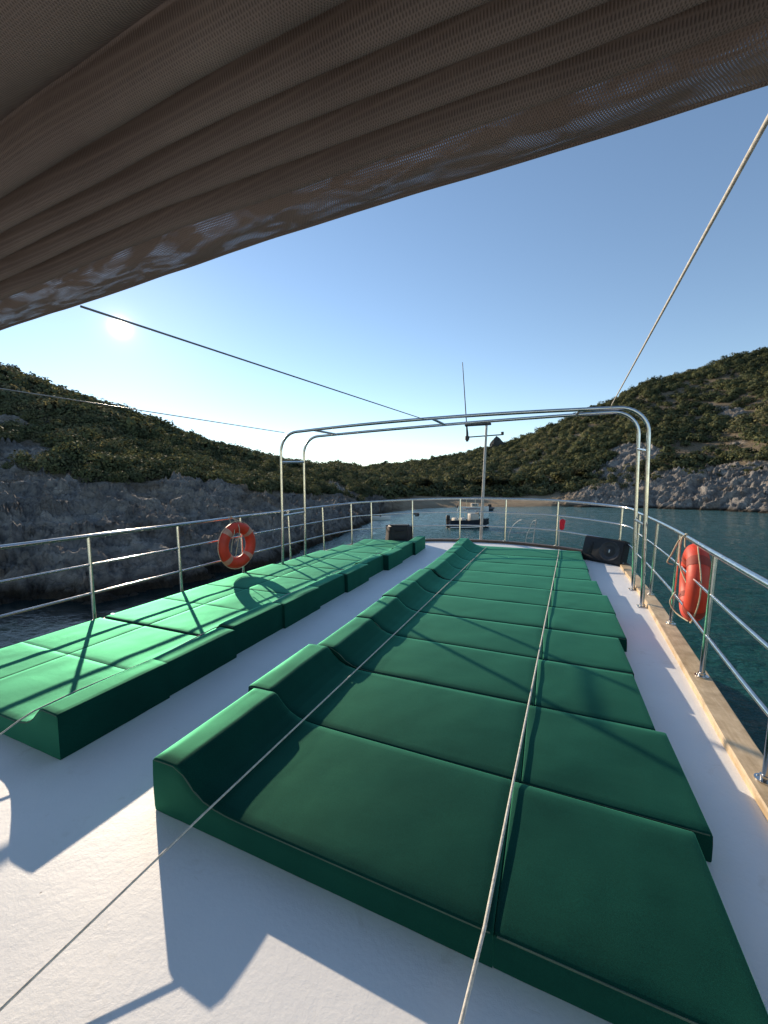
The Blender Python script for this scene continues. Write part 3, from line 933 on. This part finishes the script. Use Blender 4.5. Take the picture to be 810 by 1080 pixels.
m, nt, b = new_mat('coast_ground'); M['ground'] = m
c = coords(nt)
geo = node(nt, 'ShaderNodeNewGeometry')
rk = attr(nt, 'rock'); sd = attr(nt, 'sand')
f1 = noise(nt, c, .35, 8, .65, .8); f2 = noise(nt, c, 2.2, 8, .7, .4)
vor = node(nt, 'ShaderNodeTexVoronoi', feature='DISTANCE_TO_EDGE'); vor.inputs['Scale'].default_value = .8
cc = node(nt, 'ShaderNodeMapping'); cc.inputs['Scale'].default_value = (1, 1.6, 2.2); cc.inputs['Rotation'].default_value = (.5, .3, .6)
ndist = node(nt, 'ShaderNodeTexNoise'); ndist.inputs['Scale'].default_value = .9; ndist.inputs['Detail'].default_value = 4
nt.links.new(c, ndist.inputs['Vector'])
addv = node(nt, 'ShaderNodeVectorMath', operation='MULTIPLY_ADD'); nt.links.new(ndist.outputs['Color'], addv.inputs[0]); addv.inputs[1].default_value = (1.6, 1.6, 1.6); nt.links.new(c, addv.inputs[2])
nt.links.new(addv.outputs[0], cc.inputs[0]); nt.links.new(cc.outputs[0], vor.inputs['Vector'])
crack = ramp(nt, vor.outputs['Distance'], [(.0, (.62, .62, .62)), (.05, (1, 1, 1))])
rockc = ramp(nt, f1, [(.30, (.12, .115, .11)), (.48, (.27, .258, .245)), (.70, (.47, .435, .39))])
rockc = mixc(nt, .6, rockc, ramp(nt, f2, [(.3, (.45, .45, .45)), (.7, (1.15, 1.12, 1.08))]), 'MULTIPLY')
rockc = mixc(nt, 1, rockc, crack, 'MULTIPLY')
rust = ramp(nt, noise(nt, c, .22, 6, .6), [(.52, (1, 1, 1)), (.70, (.95, .76, .56))])
rockc = mixc(nt, 1, rockc, rust, 'MULTIPLY')
soil = ramp(nt, f2, [(.3, (.11, .085, .055)), (.7, (.27, .21, .14))])
sandc = ramp(nt, f1, [(.3, (.26, .19, .12)), (.7, (.38, .30, .20))])
col = mixc(nt, rk, soil, rockc); col = mixc(nt, sd, col, sandc)
# wet, algae dark strip just over the waterline
sx = node(nt, 'ShaderNodeSeparateXYZ'); nt.links.new(geo.outputs['Position'], sx.inputs[0])
wz = math_(nt, 'ADD', sx.outputs[2], math_(nt, 'MULTIPLY', math_(nt, 'SUBTRACT', f2, .5), .6))
wet = ramp(nt, math_(nt, 'ADD', wz, -ZW), [(.25, (.14, .12, .09)), (.85, (1, 1, 1))])
col = mixc(nt, math_(nt, 'SUBTRACT', 1.0, math_(nt, 'MULTIPLY', sd, .7)), col, mixc(nt, 1, col, wet, 'MULTIPLY'))
nt.links.new(col, b.inputs['Base Color']); b.inputs['Roughness'].default_value = .9; b.inputs['Specular IOR Level'].default_value = .2
nb1 = bump(nt, f2, 1.0, .5)
nb2 = bump(nt, vor.outputs['Distance'], .2, .3, None, nb1)
nb3 = bump(nt, noise(nt, c, 9, 8, .7), .8, .08, b, nb2)
hills = np_mesh('hills', V, F, M['ground'], True)
fattr(hills, 'rock', RK.ravel()); fattr(hills, 'sand', SD.ravel())
tag(hills, 'rocky limestone shore and hillsides enclosing the bay', 'hills', None, 'structure')

# ------------------------------------------------------------------ scrub
m, nt, b = new_mat('maquis_leaves'); M['leaf'] = m
tint = attr(nt, 'tint'); lt = attr(nt, 'leafvar')
c1 = ramp(nt, tint, [(0, (.062, .072, .038)), (.35, (.088, .102, .050)), (.7, (.116, .126, .062)), (1, (.160, .152, .085))])
c2 = mixc(nt, 1, c1, ramp(nt, lt, [(0, (.8, .8, .8)), (1, (1.2, 1.2, 1.2))]), 'MULTIPLY')
nt.links.new(c2, b.inputs['Base Color']); b.inputs['Roughness'].default_value = .8; b.inputs['Specular IOR Level'].default_value = .08
na = node(nt, 'ShaderNodeAttribute', attribute_name='cn'); gn = node(nt, 'ShaderNodeNewGeometry')
vm = node(nt, 'ShaderNodeVectorMath', operation='SCALE'); vm.inputs['Scale'].default_value = .35; nt.links.new(gn.outputs['Normal'], vm.inputs[0])
va = node(nt, 'ShaderNodeVectorMath', operation='ADD'); nt.links.new(vm.outputs[0], va.inputs[0]); nt.links.new(na.outputs['Vector'], va.inputs[1])
vn = node(nt, 'ShaderNodeVectorMath', operation='NORMALIZE'); nt.links.new(va.outputs[0], vn.inputs[0]); nt.links.new(vn.outputs[0], b.inputs['Normal'])
tl = node(nt, 'ShaderNodeBsdfTranslucent'); nt.links.new(c2, tl.inputs['Color'])
mx = node(nt, 'ShaderNodeMixShader'); mx.inputs[0].default_value = .15
nt.links.new(b.outputs[0], mx.inputs[1]); nt.links.new(tl.outputs[0], mx.inputs[2]); nt.links.new(mx.outputs[0], nt.nodes['Material Output'].inputs['Surface'])

rg_ = np.random.RandomState(11)
def clump(nleaf, size, seed):
    """leaf tufts over a lumpy dome, radius 1; returns V (4n,3), per-leaf variation"""
    q = np.random.RandomState(seed)
    nl = 6 + seed % 4
    cen = np.stack([q.uniform(-.55, .55, nl), q.uniform(-.55, .55, nl), q.uniform(.15, .65, nl)], 1)
    rad = q.uniform(.32, .58, nl)
    cen[0] = (0, 0, .4); rad[0] = .62
    k = q.randint(0, nl, nleaf)
    d = q.normal(size=(nleaf, 3)); d /= np.linalg.norm(d, axis=1)[:, None]
    d[:, 2] = np.where(d[:, 2] < -.35, -d[:, 2], d[:, 2])
    p = cen[k] + d * (rad[k] * q.uniform(.75, 1.08, nleaf))[:, None]
    p[:, 2] = np.maximum(p[:, 2], .0)
    nrm = d + q.normal(size=(nleaf, 3)) * .45; nrm /= np.linalg.norm(nrm, axis=1)[:, None]
    a = np.cross(nrm, q.normal(size=(nleaf, 3))); a /= np.linalg.norm(a, axis=1)[:, None]
    b_ = np.cross(nrm, a)
    s = (size * q.uniform(.6, 1.35, nleaf))[:, None]
    s2 = s * q.uniform(.5, .9, nleaf)[:, None]
    V = np.stack([p - a * s, p - b_ * s2, p + a * s * .9, p + b_ * s2], 1)
    dd = p - np.array([0, 0, .1]); dd /= np.linalg.norm(dd, axis=1)[:, None] + 1e-6; dd = dd * .55 + d * .6
    return V.reshape(-1, 3), q.rand(nleaf), dd / np.linalg.norm(dd, axis=1)[:, None]
def scatter(npts, azr, rmin_fn, rmax_fn, seed, dens):
    q = np.random.RandomState(seed)
    az = q.uniform(azr[0], azr[1], npts)
    u = q.rand(npts)
    r0 = rmin_fn(az); r1 = rmax_fn(az)
    r = np.sqrt(r0 ** 2 + (r1 ** 2 - r0 ** 2) * u)
    z, rock, sand = terrain_h(az, r)
    keep = q.rand(npts) < dens(az, r, rock, sand)
    return az[keep], r[keep], z[keep]
def build_scrub(name, sets, clumps, nleaf, label):
    Vs = []; tin = []; lv = []; cn = []
    q = np.random.RandomState(5)
    for az, r, z, s in sets:
        a = np.radians(az); X = r * np.sin(a); Y = r * np.cos(a)
        patchn = fbm(X * .03, Y * .03, 0 * X + 6, 3)
        for j in range(len(az)):
            cv, cl, cd = clumps[q.randint(len(clumps))]
            th = q.uniform(0, 2 * PI); ct, st_ = math.cos(th), math.sin(th)
            sc = s[j]; hz = sc * q.uniform(.72, 1.15)
            x = (cv[:, 0] * ct - cv[:, 1] * st_) * sc + X[j]
            y = (cv[:, 0] * st_ + cv[:, 1] * ct) * sc + Y[j]
            zz = cv[:, 2] * hz + z[j] - .15 * sc
            Vs.append(np.stack([x, y, zz], 1).astype(np.float32))
            cn.append(np.stack([cd[:, 0] * ct - cd[:, 1] * st_, cd[:, 0] * st_ + cd[:, 1] * ct, cd[:, 2]], 1))
            tin.append(np.full(len(cl), np.clip(q.normal(.42 + (patchn[j] - .5) * 1.2, .2), 0, 1))); lv.append(cl)
    V = np.concatenate(Vs); nf = len(V) // 4
    F = np.arange(nf * 4).reshape(nf, 4)
    o = np_mesh(name, V, F, M['leaf'], False)
    fattr(o, 'tint', np.concatenate(tin), 'FACE'); fattr(o, 'leafvar', np.concatenate(lv), 'FACE'); vattr(o, 'cn', np.concatenate(cn))
    tag(o, label, 'scrub', None, 'stuff')
    print(name, nf)
    return o
CL_N = [clump(560, .066, s) for s in range(6)]
CL_F = [clump(170, .120, s + 20) for s in range(8)]
rtf = lambda az: T(RT, az, 1); rgf = lambda az: T(RG, az, 1)
# left hill, near
den = lambda az, r, rock, sand: (1 - rock) ** 2 * 1.0
def sizes(n, lo, hi, seed):
    q = np.random.RandomState(seed); return lo + (hi - lo) * q.rand(n) ** 1.8
a1 = scatter(2300, (-100, -24), lambda z: rtf(z) * .88, lambda z: rtf(z) * 1.0 + 42, 1, den)
build_scrub('scrub', [(*a1, sizes(len(a1[0]), .8, 2.1, 2))], CL_N, 420, 'dark evergreen scrub covering the shaded left hillside above the rocks')
a2 = scatter(6500, (-100, -24), lambda z: rtf(z) + 38, lambda z: rgf(z) + 25, 3, den)
def den2(az, r, rock, sand):
    a = np.radians(az); x = r * np.sin(a); y = r * np.cos(a)
    g = fbm(x * .06, y * .06, 0 * x + 12, 3)
    return (1 - rock) ** 2 * np.where(g > .60, .35, 1)
a3 = scatter(15500, (-24, 60), lambda z: rtf(z) * .93, lambda z: rgf(z) + 25, 4, den2)
a4 = scatter(1100, (-24, 60), lambda z: rtf(z) * .9, lambda z: rtf(z) + 12, 9, lambda az, r, rock, sand: .5 * (1 - sand) + 0 * r)
q = np.random.RandomState(8)
build_scrub('scrub', [(*a2, sizes(len(a2[0]), 1.2, 3.1, 5)), (*a3, sizes(len(a3[0]), 1.3, 3.5, 6)), (*a4, sizes(len(a4[0]), .7, 2.0, 7))], CL_F, 110, 'olive green scrub and low trees covering the sunlit slopes round the bay')

# individual round trees along the back of the beach
def make_tree(seed):
    t = empty('round_tree', (0, 0, 0))
    cv, cl, cd = clump(900, .085, seed)
    cv = cv.copy(); cv[:, 2] = cv[:, 2] * 1.0 + .35
    F = np.arange(len(cv)).reshape(-1, 4)
    cr = np_mesh('crown', cv, F, M['leaf'], False, t)
    q = np.random.RandomState(seed)
    fattr(cr, 'tint', np.full(len(cl), q.uniform(.45, .85)), 'FACE'); fattr(cr, 'leafvar', cl, 'FACE'); vattr(cr, 'cn', cd)
    mb = MB()
    mb.tube([(0, 0, -.15), (.03, .01, .25), (0, .03, .6)], [.07, .05, .03], 8)
    for k in range(4):
        a = k * 1.6; mb.tube([(.02, .01, .3), (.25 * math.cos(a), .25 * math.sin(a), .55), (.42 * math.cos(a), .42 * math.sin(a), .8)], [.035, .025, .01], 6)
    mb.build('trunk', M['bark'], t)
    return t
protos = [make_tree(101), make_tree(102), make_tree(103)]
spots = [(-24.5, 97, 3.3), (-21.8, 112, 3.6), (-19.6, 124, 3.0), (-17.2, 126, 4.2), (-15.4, 131, 3.2), (-12.9, 137, 4.0), (-10.8, 136, 3.4), (-8.6, 137, 5.2), (-6.3, 139, 3.8), (-3.6, 138, 5.4), (-1.2, 140, 4.0), (1.4, 140, 4.4), (3.6, 142, 3.6)]
where = ['at the left end of the beach', 'left of the sandy clearing', 'behind the pale clearing on the beach', 'right of the pale clearing', 'behind the beach left of the moored boats', 'at the beach edge, short and wide', 'at the beach edge just left of the bow mast', 'large and pale, directly left of the bow mast', 'directly behind the bow mast', 'tallest one, right of the bow mast', 'where the beach turns to rock', 'behind the first rocks right of the beach', 'farthest right of the beach-edge trees']
used = set()
for k, (az, r, s) in enumerate(spots):
    p = protos[k % 3]
    o = p if (k % 3) not in used else copy_tree(p)
    used.add(k % 3)
    z = float(terrain_h(np.array([az]), np.array([float(r)]))[0][0])
    o.location = (r * math.sin(R(az)), r * math.cos(R(az)), z - .2)
    o.scale = (s, s, s * .85); o.rotation_euler = (0, 0, k * 1.3)
    tag(o, 'rounded olive green tree ' + where[k], 'tree', 'trees along the back of the beach')

# pointed outcrop on the ridge right of the mast
a_, r_ = R(-7.0), 250
z0 = float(terrain_h(np.array([-7.0]), np.array([250.]))[0][0])
bm = bmesh.new(); bmesh.ops.create_icosphere(bm, subdivisions=4, radius=1)
for v_ in bm.verts:
    p = v_.co.copy()
    hh = max(0, p.z)
    s_ = 1 - .75 * hh
    v_.co = Vector((p.x * 8 * s_ + (1.5 if p.x > 0 else 0) * (1 - hh), p.y * 5 * s_, p.z * 7.5))
    nn = float(fbm(np.float64(p.x * 3 + 5), np.float64(p.y * 3), np.float64(p.z * 3 + 2), 4)) - .5
    v_.co += Vector((p.x, p.y, 0)) * nn * 4
mb = MB(); mb.add([v_.co.copy() for v_ in bm.verts], [[w.index for w in f.verts] for f in bm.faces]); bm.free()
oc = tag(mb.build('rock_outcrop', simple('dark_outcrop', (.05, .05, .045), .9, 0, .4, .5, .8, 1.5, .5), None, angle=20), 'dark pointed rock outcrop on the ridge just right of the bow mast', 'rock')
oc.location = (r_ * math.sin(a_), r_ * math.cos(a_), z0 + 3.0); oc.scale = (.5, .5, .66)

# ------------------------------------------------------------------ water
m, nt, b = new_mat('sea_water'); M['water'] = m
c = coords(nt)
b.inputs['Base Color'].default_value = (.006, .050, .052, 1)
f = noise(nt, c, .02, 3)
nt.links.new(ramp(nt, f, [(.35, (.006, .062, .058)), (.7, (.012, .088, .078))]), (lambda o_: b.inputs['Base Color'])(0))
openc0 = b.inputs['Base Color'].links[0].from_socket
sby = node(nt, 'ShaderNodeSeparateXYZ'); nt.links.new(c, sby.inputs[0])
refl_pos = math_(nt, 'SUBTRACT', math_(nt, 'MULTIPLY', sby.outputs[1], 1.0), math_(nt, 'MULTIPLY', sby.outputs[0], .9))
refl_pos = math_(nt, 'ADD', refl_pos, math_(nt, 'MULTIPLY', noise(nt, c, .05, 4), 22))
sky_refl = node(nt, 'ShaderNodeMapRange'); nt.links.new(refl_pos, sky_refl.inputs[0]); sky_refl.inputs[1].default_value = 40; sky_refl.inputs[2].default_value = 110
openc = mixc(nt, sky_refl.outputs[0], openc0, (.085, .20, .20))  # bright sky reflection towards the beach, painted into the base colour
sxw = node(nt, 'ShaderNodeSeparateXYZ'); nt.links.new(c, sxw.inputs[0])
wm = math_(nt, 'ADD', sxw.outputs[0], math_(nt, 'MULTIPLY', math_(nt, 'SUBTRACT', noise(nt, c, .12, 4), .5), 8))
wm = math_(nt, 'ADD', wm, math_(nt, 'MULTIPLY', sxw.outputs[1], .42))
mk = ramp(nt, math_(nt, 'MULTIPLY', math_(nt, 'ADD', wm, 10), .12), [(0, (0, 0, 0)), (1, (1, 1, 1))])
nt.links.new(mixc(nt, mk, (.0035, .013, .015), openc), b.inputs['Base Color'])  # near-black left side: reflection of the dark rocks painted into the water colour
b.inputs['Roughness'].default_value = .012; b.inputs['IOR'].default_value = 1.333
w1 = noise(nt, coords(nt, scale=(1, 1.9, 1), rot=(0, 0, -.5)), .75, 6, .6, .8)
w2 = noise(nt, coords(nt, scale=(1.6, 3.0, 1), rot=(0, 0, -.2)), 1.9, 5, .6, .5)
lee_ = math_(nt, 'ADD', math_(nt, 'MULTIPLY', mk, .93), .07)
ln = node(nt, 'ShaderNodeVectorMath', operation='LENGTH'); nt.links.new(c, ln.inputs[0])
calm = node(nt, 'ShaderNodeMapRange'); nt.links.new(ln.outputs['Value'], calm.inputs[0])
for k_, v_ in ((1, 20), (2, 50), (3, 1), (4, .35)): calm.inputs[k_].default_value = v_
lee_ = math_(nt, 'MULTIPLY', lee_, calm.outputs[0])
n1 = bump(nt, math_(nt, 'MULTIPLY', w1, lee_), .6, .25)
n2 = bump(nt, math_(nt, 'MULTIPLY', w2, lee_), .9, .22, None, n1)
nt.links.new(n2, b.inputs['Normal'])
az_ = np.concatenate([np.arange(-180, -95, 5.0), np.arange(-95, 66, .17), np.arange(66, 180, 5.0)])
rr_ = np.concatenate([[.5, 2.0], 3.0 * np.exp(np.linspace(0, math.log(160 / 3.0), 520)), [230, 400, 800, 1600, 3200]])
A_, R_ = np.meshgrid(np.radians(az_), rr_)
X_ = R_ * np.sin(A_); Y_ = R_ * np.cos(A_)
fade = np.clip((175 - R_) / 60, 0, 1)
dr = np.clip(.0077 * R_, .02, 2)
u_ = X_ * .86 + Y_ * .5; v_ = Y_ * .86 - X_ * .5
def wv(k, q): return (fbm(u_ * k, v_ * k * 1.7, 0 * u_ + q, 2) - .5)
lee = .12 + .88 * np.clip((X_ + .42 * Y_ + 12) / 10, 0, 1) + .4 * np.clip((R_ - 25) / 30, 0, 1)
lee = lee * (1 - .60 * np.clip((R_ - 22) / 22, 0, 1))
Z_ = ZW + fade * lee * (wv(.22, 1.) * .16 + wv(.62, 3.) * .11 * np.clip(1.5 - dr * 1.0, 0, 1) + wv(1.5, 5.) * .085 * np.clip(1.6 - dr * 2.2, 0, 1) + wv(3.4, 7.) * .036 * np.clip(1.6 - dr * 5, 0, 1))
V = np.stack([X_, Y_, Z_], -1).reshape(-1, 3)
nc = len(az_); nr_ = len(rr_)
i = (np.arange(nr_ - 1)[:, None] * nc + np.arange(nc)[None, :]); j = (np.arange(nr_ - 1)[:, None] * nc + (np.arange(nc)[None, :] + 1) % nc)
F = np.stack([i.ravel(), (i + nc).ravel(), (j + nc).ravel(), j.ravel()], 1)
F = np.concatenate([F, np.array([[0, nc // 4, nc // 2, 3 * nc // 4]])])
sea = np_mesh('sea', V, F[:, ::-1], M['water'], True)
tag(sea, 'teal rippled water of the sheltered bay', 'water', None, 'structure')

# ------------------------------------------------------------------ boats in the bay
def hullmesh(L, Wd, fb, mat, parent, name='hull', flare=.8):
    st = []
    for k in range(17):
        t = k / 16; x = -L / 2 + L * t
        w = Wd / 2 * (1 if t < .5 else max(.02, 1 - ((t - .5) / .5) ** 2.2))
        sh = fb * (1 + .35 * max(0, t - .4) ** 1.5)
        st.append([(x, -w, sh), (x, -w * flare, .02), (x * .98, -w * .4, -.25), (x * .98, w * .4, -.25), (x, w * flare, .02), (x, w, sh), (x, w * .88, sh), (x, w * .8, sh * .55), (x, -w * .8, sh * .55), (x, -w * .88, sh)])
    n = 10; vs = [p for s in st for p in s]; fs = []
    for i in range(16):
        for k in range(n):
            l = (k + 1) % n; fs.append((i * n + k, i * n + l, (i + 1) * n + l, (i + 1) * n + k))
    fs += [tuple(range(n)), tuple(16 * n + k for k in range(n))]
    mb = MB(); mb.add(vs, fs); return mb.build(name, mat, parent, angle=40)
def at_water(px, py):
    d = cam_ray(px, py); k = (ZW - 1.6) / d.z
    return Vector((0, 0, 1.6)) + d * k
# dark motorboat
p = at_water(494, 556.5)
t = empty('motorboat', p, 'dark navy motorboat with outboard and grey canopy moored in the bay', 'boat'); t.rotation_euler = (0, 0, R(23 + 6)); t.scale = (1.05, 1.05, 1.25)
hullmesh(4.7, 1.9, .75, M['navy'], t)
mb = MB(); 
for s_ in (-1, 1):
    mb.tube([(-2.3, s_ * .86, .10), (.4, s_ * .88, .12), (1.6, s_ * .60, .16), (2.28, s_ * .05, .25)], .05, 8)
mb.build('rubbing_strake', M['boat_white'], t)
mb = MB(); mb.box((.55, 0, .95), (1.0, 1.0, .75), bev=.08); co = mb.build('console', M['greymetal'], t)
mb = MB(); mb.box((1.0, 0, 1.35), (.06, 1.1, .5), Matrix.Rotation(R(-25), 3, 'Y'), bev=.02); mb.build('windscreen', M['glass'], t)
for s_ in (-.5, .5):
    for xx in (-.3, .95):
        mb = MB(); mb.cyl((xx, s_, .7), (xx, s_, 1.75), .02, 8); mb.build('canopy_post', M['steel'], t)
mb = MB(); mb.box((.32, 0, 1.78), (1.6, 1.3, .07), bev=.03); mb.build('canopy', simple('navy_canopy', (.03, .035, .06), .8), t)
mb = MB(); mb.box((-.7, 0, .72), (.55, 1.1, .42), bev=.08); mb.build('seat', M['greymetal'], t)
mb = MB(); mb.box((-1.55, 0, .72), (.45, 1.2, .4), bev=.08); mb.build('seat', M['cream'], t)
mb = MB(); mb.box((-2.35, 0, .95), (.42, .4, .5), bev=.12); mb.box((-2.42, 0, .35), (.16, .14, .9), bev=.04); mb.cyl((-2.42, 0, -.1), (-2.6, 0, -.1), .06, 10); mb.build('outboard_motor', M['black'], t)
mb = MB(); mb.tube([(1.2, .5, .85), (1.5, .45, 1.15), (2.1, .1, 1.2), (2.1, -.1, 1.2), (1.5, -.45, 1.15), (1.2, -.5, .85)], .018, 8); mb.build('bow_rail', M['steel'], t)
# white boat beyond it
p = at_water(499, 538.6)
t = empty('motorboat', p, 'white open boat with an orange sunshade moored close to the beach', 'boat'); t.rotation_euler = (0, 0, R(14))
hullmesh(6.4, 2.1, .8, M['boat_white'], t)
mb = MB(); mb.box((.3, 0, 1.1), (1.5, 1.4, .9), bev=.1); mb.build('cabin', M['cream'], t)
mb = MB(); mb.box((.3, -.71, 1.25), (1.0, .02, .35), bev=.005); mb.build('window', M['glass'], t)
mb = MB(); mb.box((-.5, 0, 2.45), (2.2, 1.6, .1), bev=.04); mb.build('sunshade', M['orange'], t)
for xx in (-1.4, .4):
    for yy_ in (-.7, .7):
        mb = MB(); mb.cyl((xx, yy_, .8), (xx, yy_, 2.42), .025, 8); mb.build('shade_post', M['steel'], t)
mb = MB(); mb.box((-3.25, 0, .8), (.4, .4, .6), bev=.1); mb.build('outboard_motor', M['black'], t)
p = at_water(516.5, 538.2)
t = empty('motorboat', p, 'small dark inflatable boat right of the white boat by the beach', 'boat'); t.rotation_euler = (0, 0, R(75))
hullmesh(3.4, 1.5, .5, M['navy'], t)
mb = MB()
for s_ in (-1, 1): mb.tube([(-1.6, s_ * .62, .45), (.6, s_ * .65, .48), (1.5, s_ * .2, .58)], [.2, .2, .12], 10)
mb.build('side_tube', simple('grey_rubber', (.10, .11, .12), .6), t)
mb = MB(); mb.box((0, 0, .9), (.5, .6, .8), bev=.08); mb.build('console', M['darkmetal'], t)
mb = MB(); mb.box((-1.7, 0, .75), (.3, .32, .5), bev=.08); mb.build('outboard_motor', M['black'], t)
# small boat by the left rocks
p = at_water(397, 548)
t = empty('rowing_boat', p, 'small pale rowing boat with a dark pole tied by the left-hand rocks', 'boat'); t.rotation_euler = (0, 0, R(30))
hullmesh(4.2, 1.4, .45, M['boat_white'], t)
for xx in (-.8, .5):
    mb = MB(); mb.box((xx, 0, .38), (.28, 1.1, .05), bev=.01); mb.build('thwart', M['darkwood'], t)
mb = MB(); mb.tube([(.6, 0, .2), (.62, 0, 1.4), (.6, 0, 2.3)], [.10, .13, .07], 10); mb.build('pole', M['darkmetal'], t)

# ------------------------------------------------------------------ camera
cam = bpy.data.cameras.new('camera'); co = bpy.data.objects.new('camera', cam); link(co)
co.location = (0, 0, 1.6)
co.rotation_euler = (R(90 - 3.35), 0, R(23))
cam.sensor_fit = 'VERTICAL'; cam.sensor_height = 36; cam.lens = 36 * 410 / 1080
cam.clip_start = .05; cam.clip_end = 6000
S.camera = co

# ------------------------------------------------------------------ light
SD_ = Vector((-0.78946, 0.52338, 0.32066)).normalized()
elev = math.asin(SD_.z)
sun = bpy.data.lights.new('sun', 'SUN'); sun.energy = 5.0; sun.angle = R(.53); sun.color = (1, .82, .61)
so = bpy.data.objects.new('sun', sun); link(so); so.location = (0, 0, 30)
so.rotation_euler = SD_.to_track_quat('Z', 'Y').to_euler()
w = bpy.data.worlds.new('World'); S.world = w; w.use_nodes = True
nt = w.node_tree
bg = nt.nodes['Background']; outw = nt.nodes['World Output']
sky = nt.nodes.new('ShaderNodeTexSky'); sky.sky_type = 'NISHITA'; sky.sun_disc = False
sky.sun_elevation = elev; sky.sun_rotation = math.atan2(SD_.x, SD_.y)
sky.air_density = 1.0; sky.dust_density = .02; sky.ozone_density = 1.45; sky.altitude = 0
nt.links.new(sky.outputs[0], bg.inputs[0]); bg.inputs[1].default_value = .145
# the sun's disc and its aureole in the air
tc = nt.nodes.new('ShaderNodeTexCoord')
dp = nt.nodes.new('ShaderNodeVectorMath'); dp.operation = 'DOT_PRODUCT'
nrmz = nt.nodes.new('ShaderNodeVectorMath'); nrmz.operation = 'NORMALIZE'
nt.links.new(tc.outputs['Generated'], nrmz.inputs[0])
nt.links.new(nrmz.outputs[0], dp.inputs[0]); dp.inputs[1].default_value = SD_
ang = math_(nt, 'ARCCOSINE', math_(nt, 'MINIMUM', dp.outputs['Value'], .9999999))
def gauss(sig, amp):
    q_ = math_(nt, 'DIVIDE', ang, R(sig)); q_ = math_(nt, 'MULTIPLY', q_, q_)
    return math_(nt, 'MULTIPLY', math_(nt, 'EXPONENT', math_(nt, 'MULTIPLY', q_, -1)), amp)
g2 = math_(nt, 'ADD', gauss(.42, 30), math_(nt, 'ADD', gauss(.8, 1.6), math_(nt, 'ADD', gauss(2.0, .16), gauss(9, .05))))
bg2 = nt.nodes.new('ShaderNodeBackground'); bg2.inputs[0].default_value = (1, .86, .62, 1)
nt.links.new(g2, bg2.inputs[1])
ad = nt.nodes.new('ShaderNodeAddShader'); nt.links.new(bg.outputs[0], ad.inputs[0]); nt.links.new(bg2.outputs[0], ad.inputs[1])
nt.links.new(ad.outputs[0], outw.inputs[0])

S.render.engine = 'CYCLES'
S.view_settings.view_transform = 'Standard'; S.view_settings.look = 'None'
S.view_settings.exposure = .4; S.view_settings.gamma = 1
S.cycles.max_bounces = 8; S.cycles.transparent_max_bounces = 12
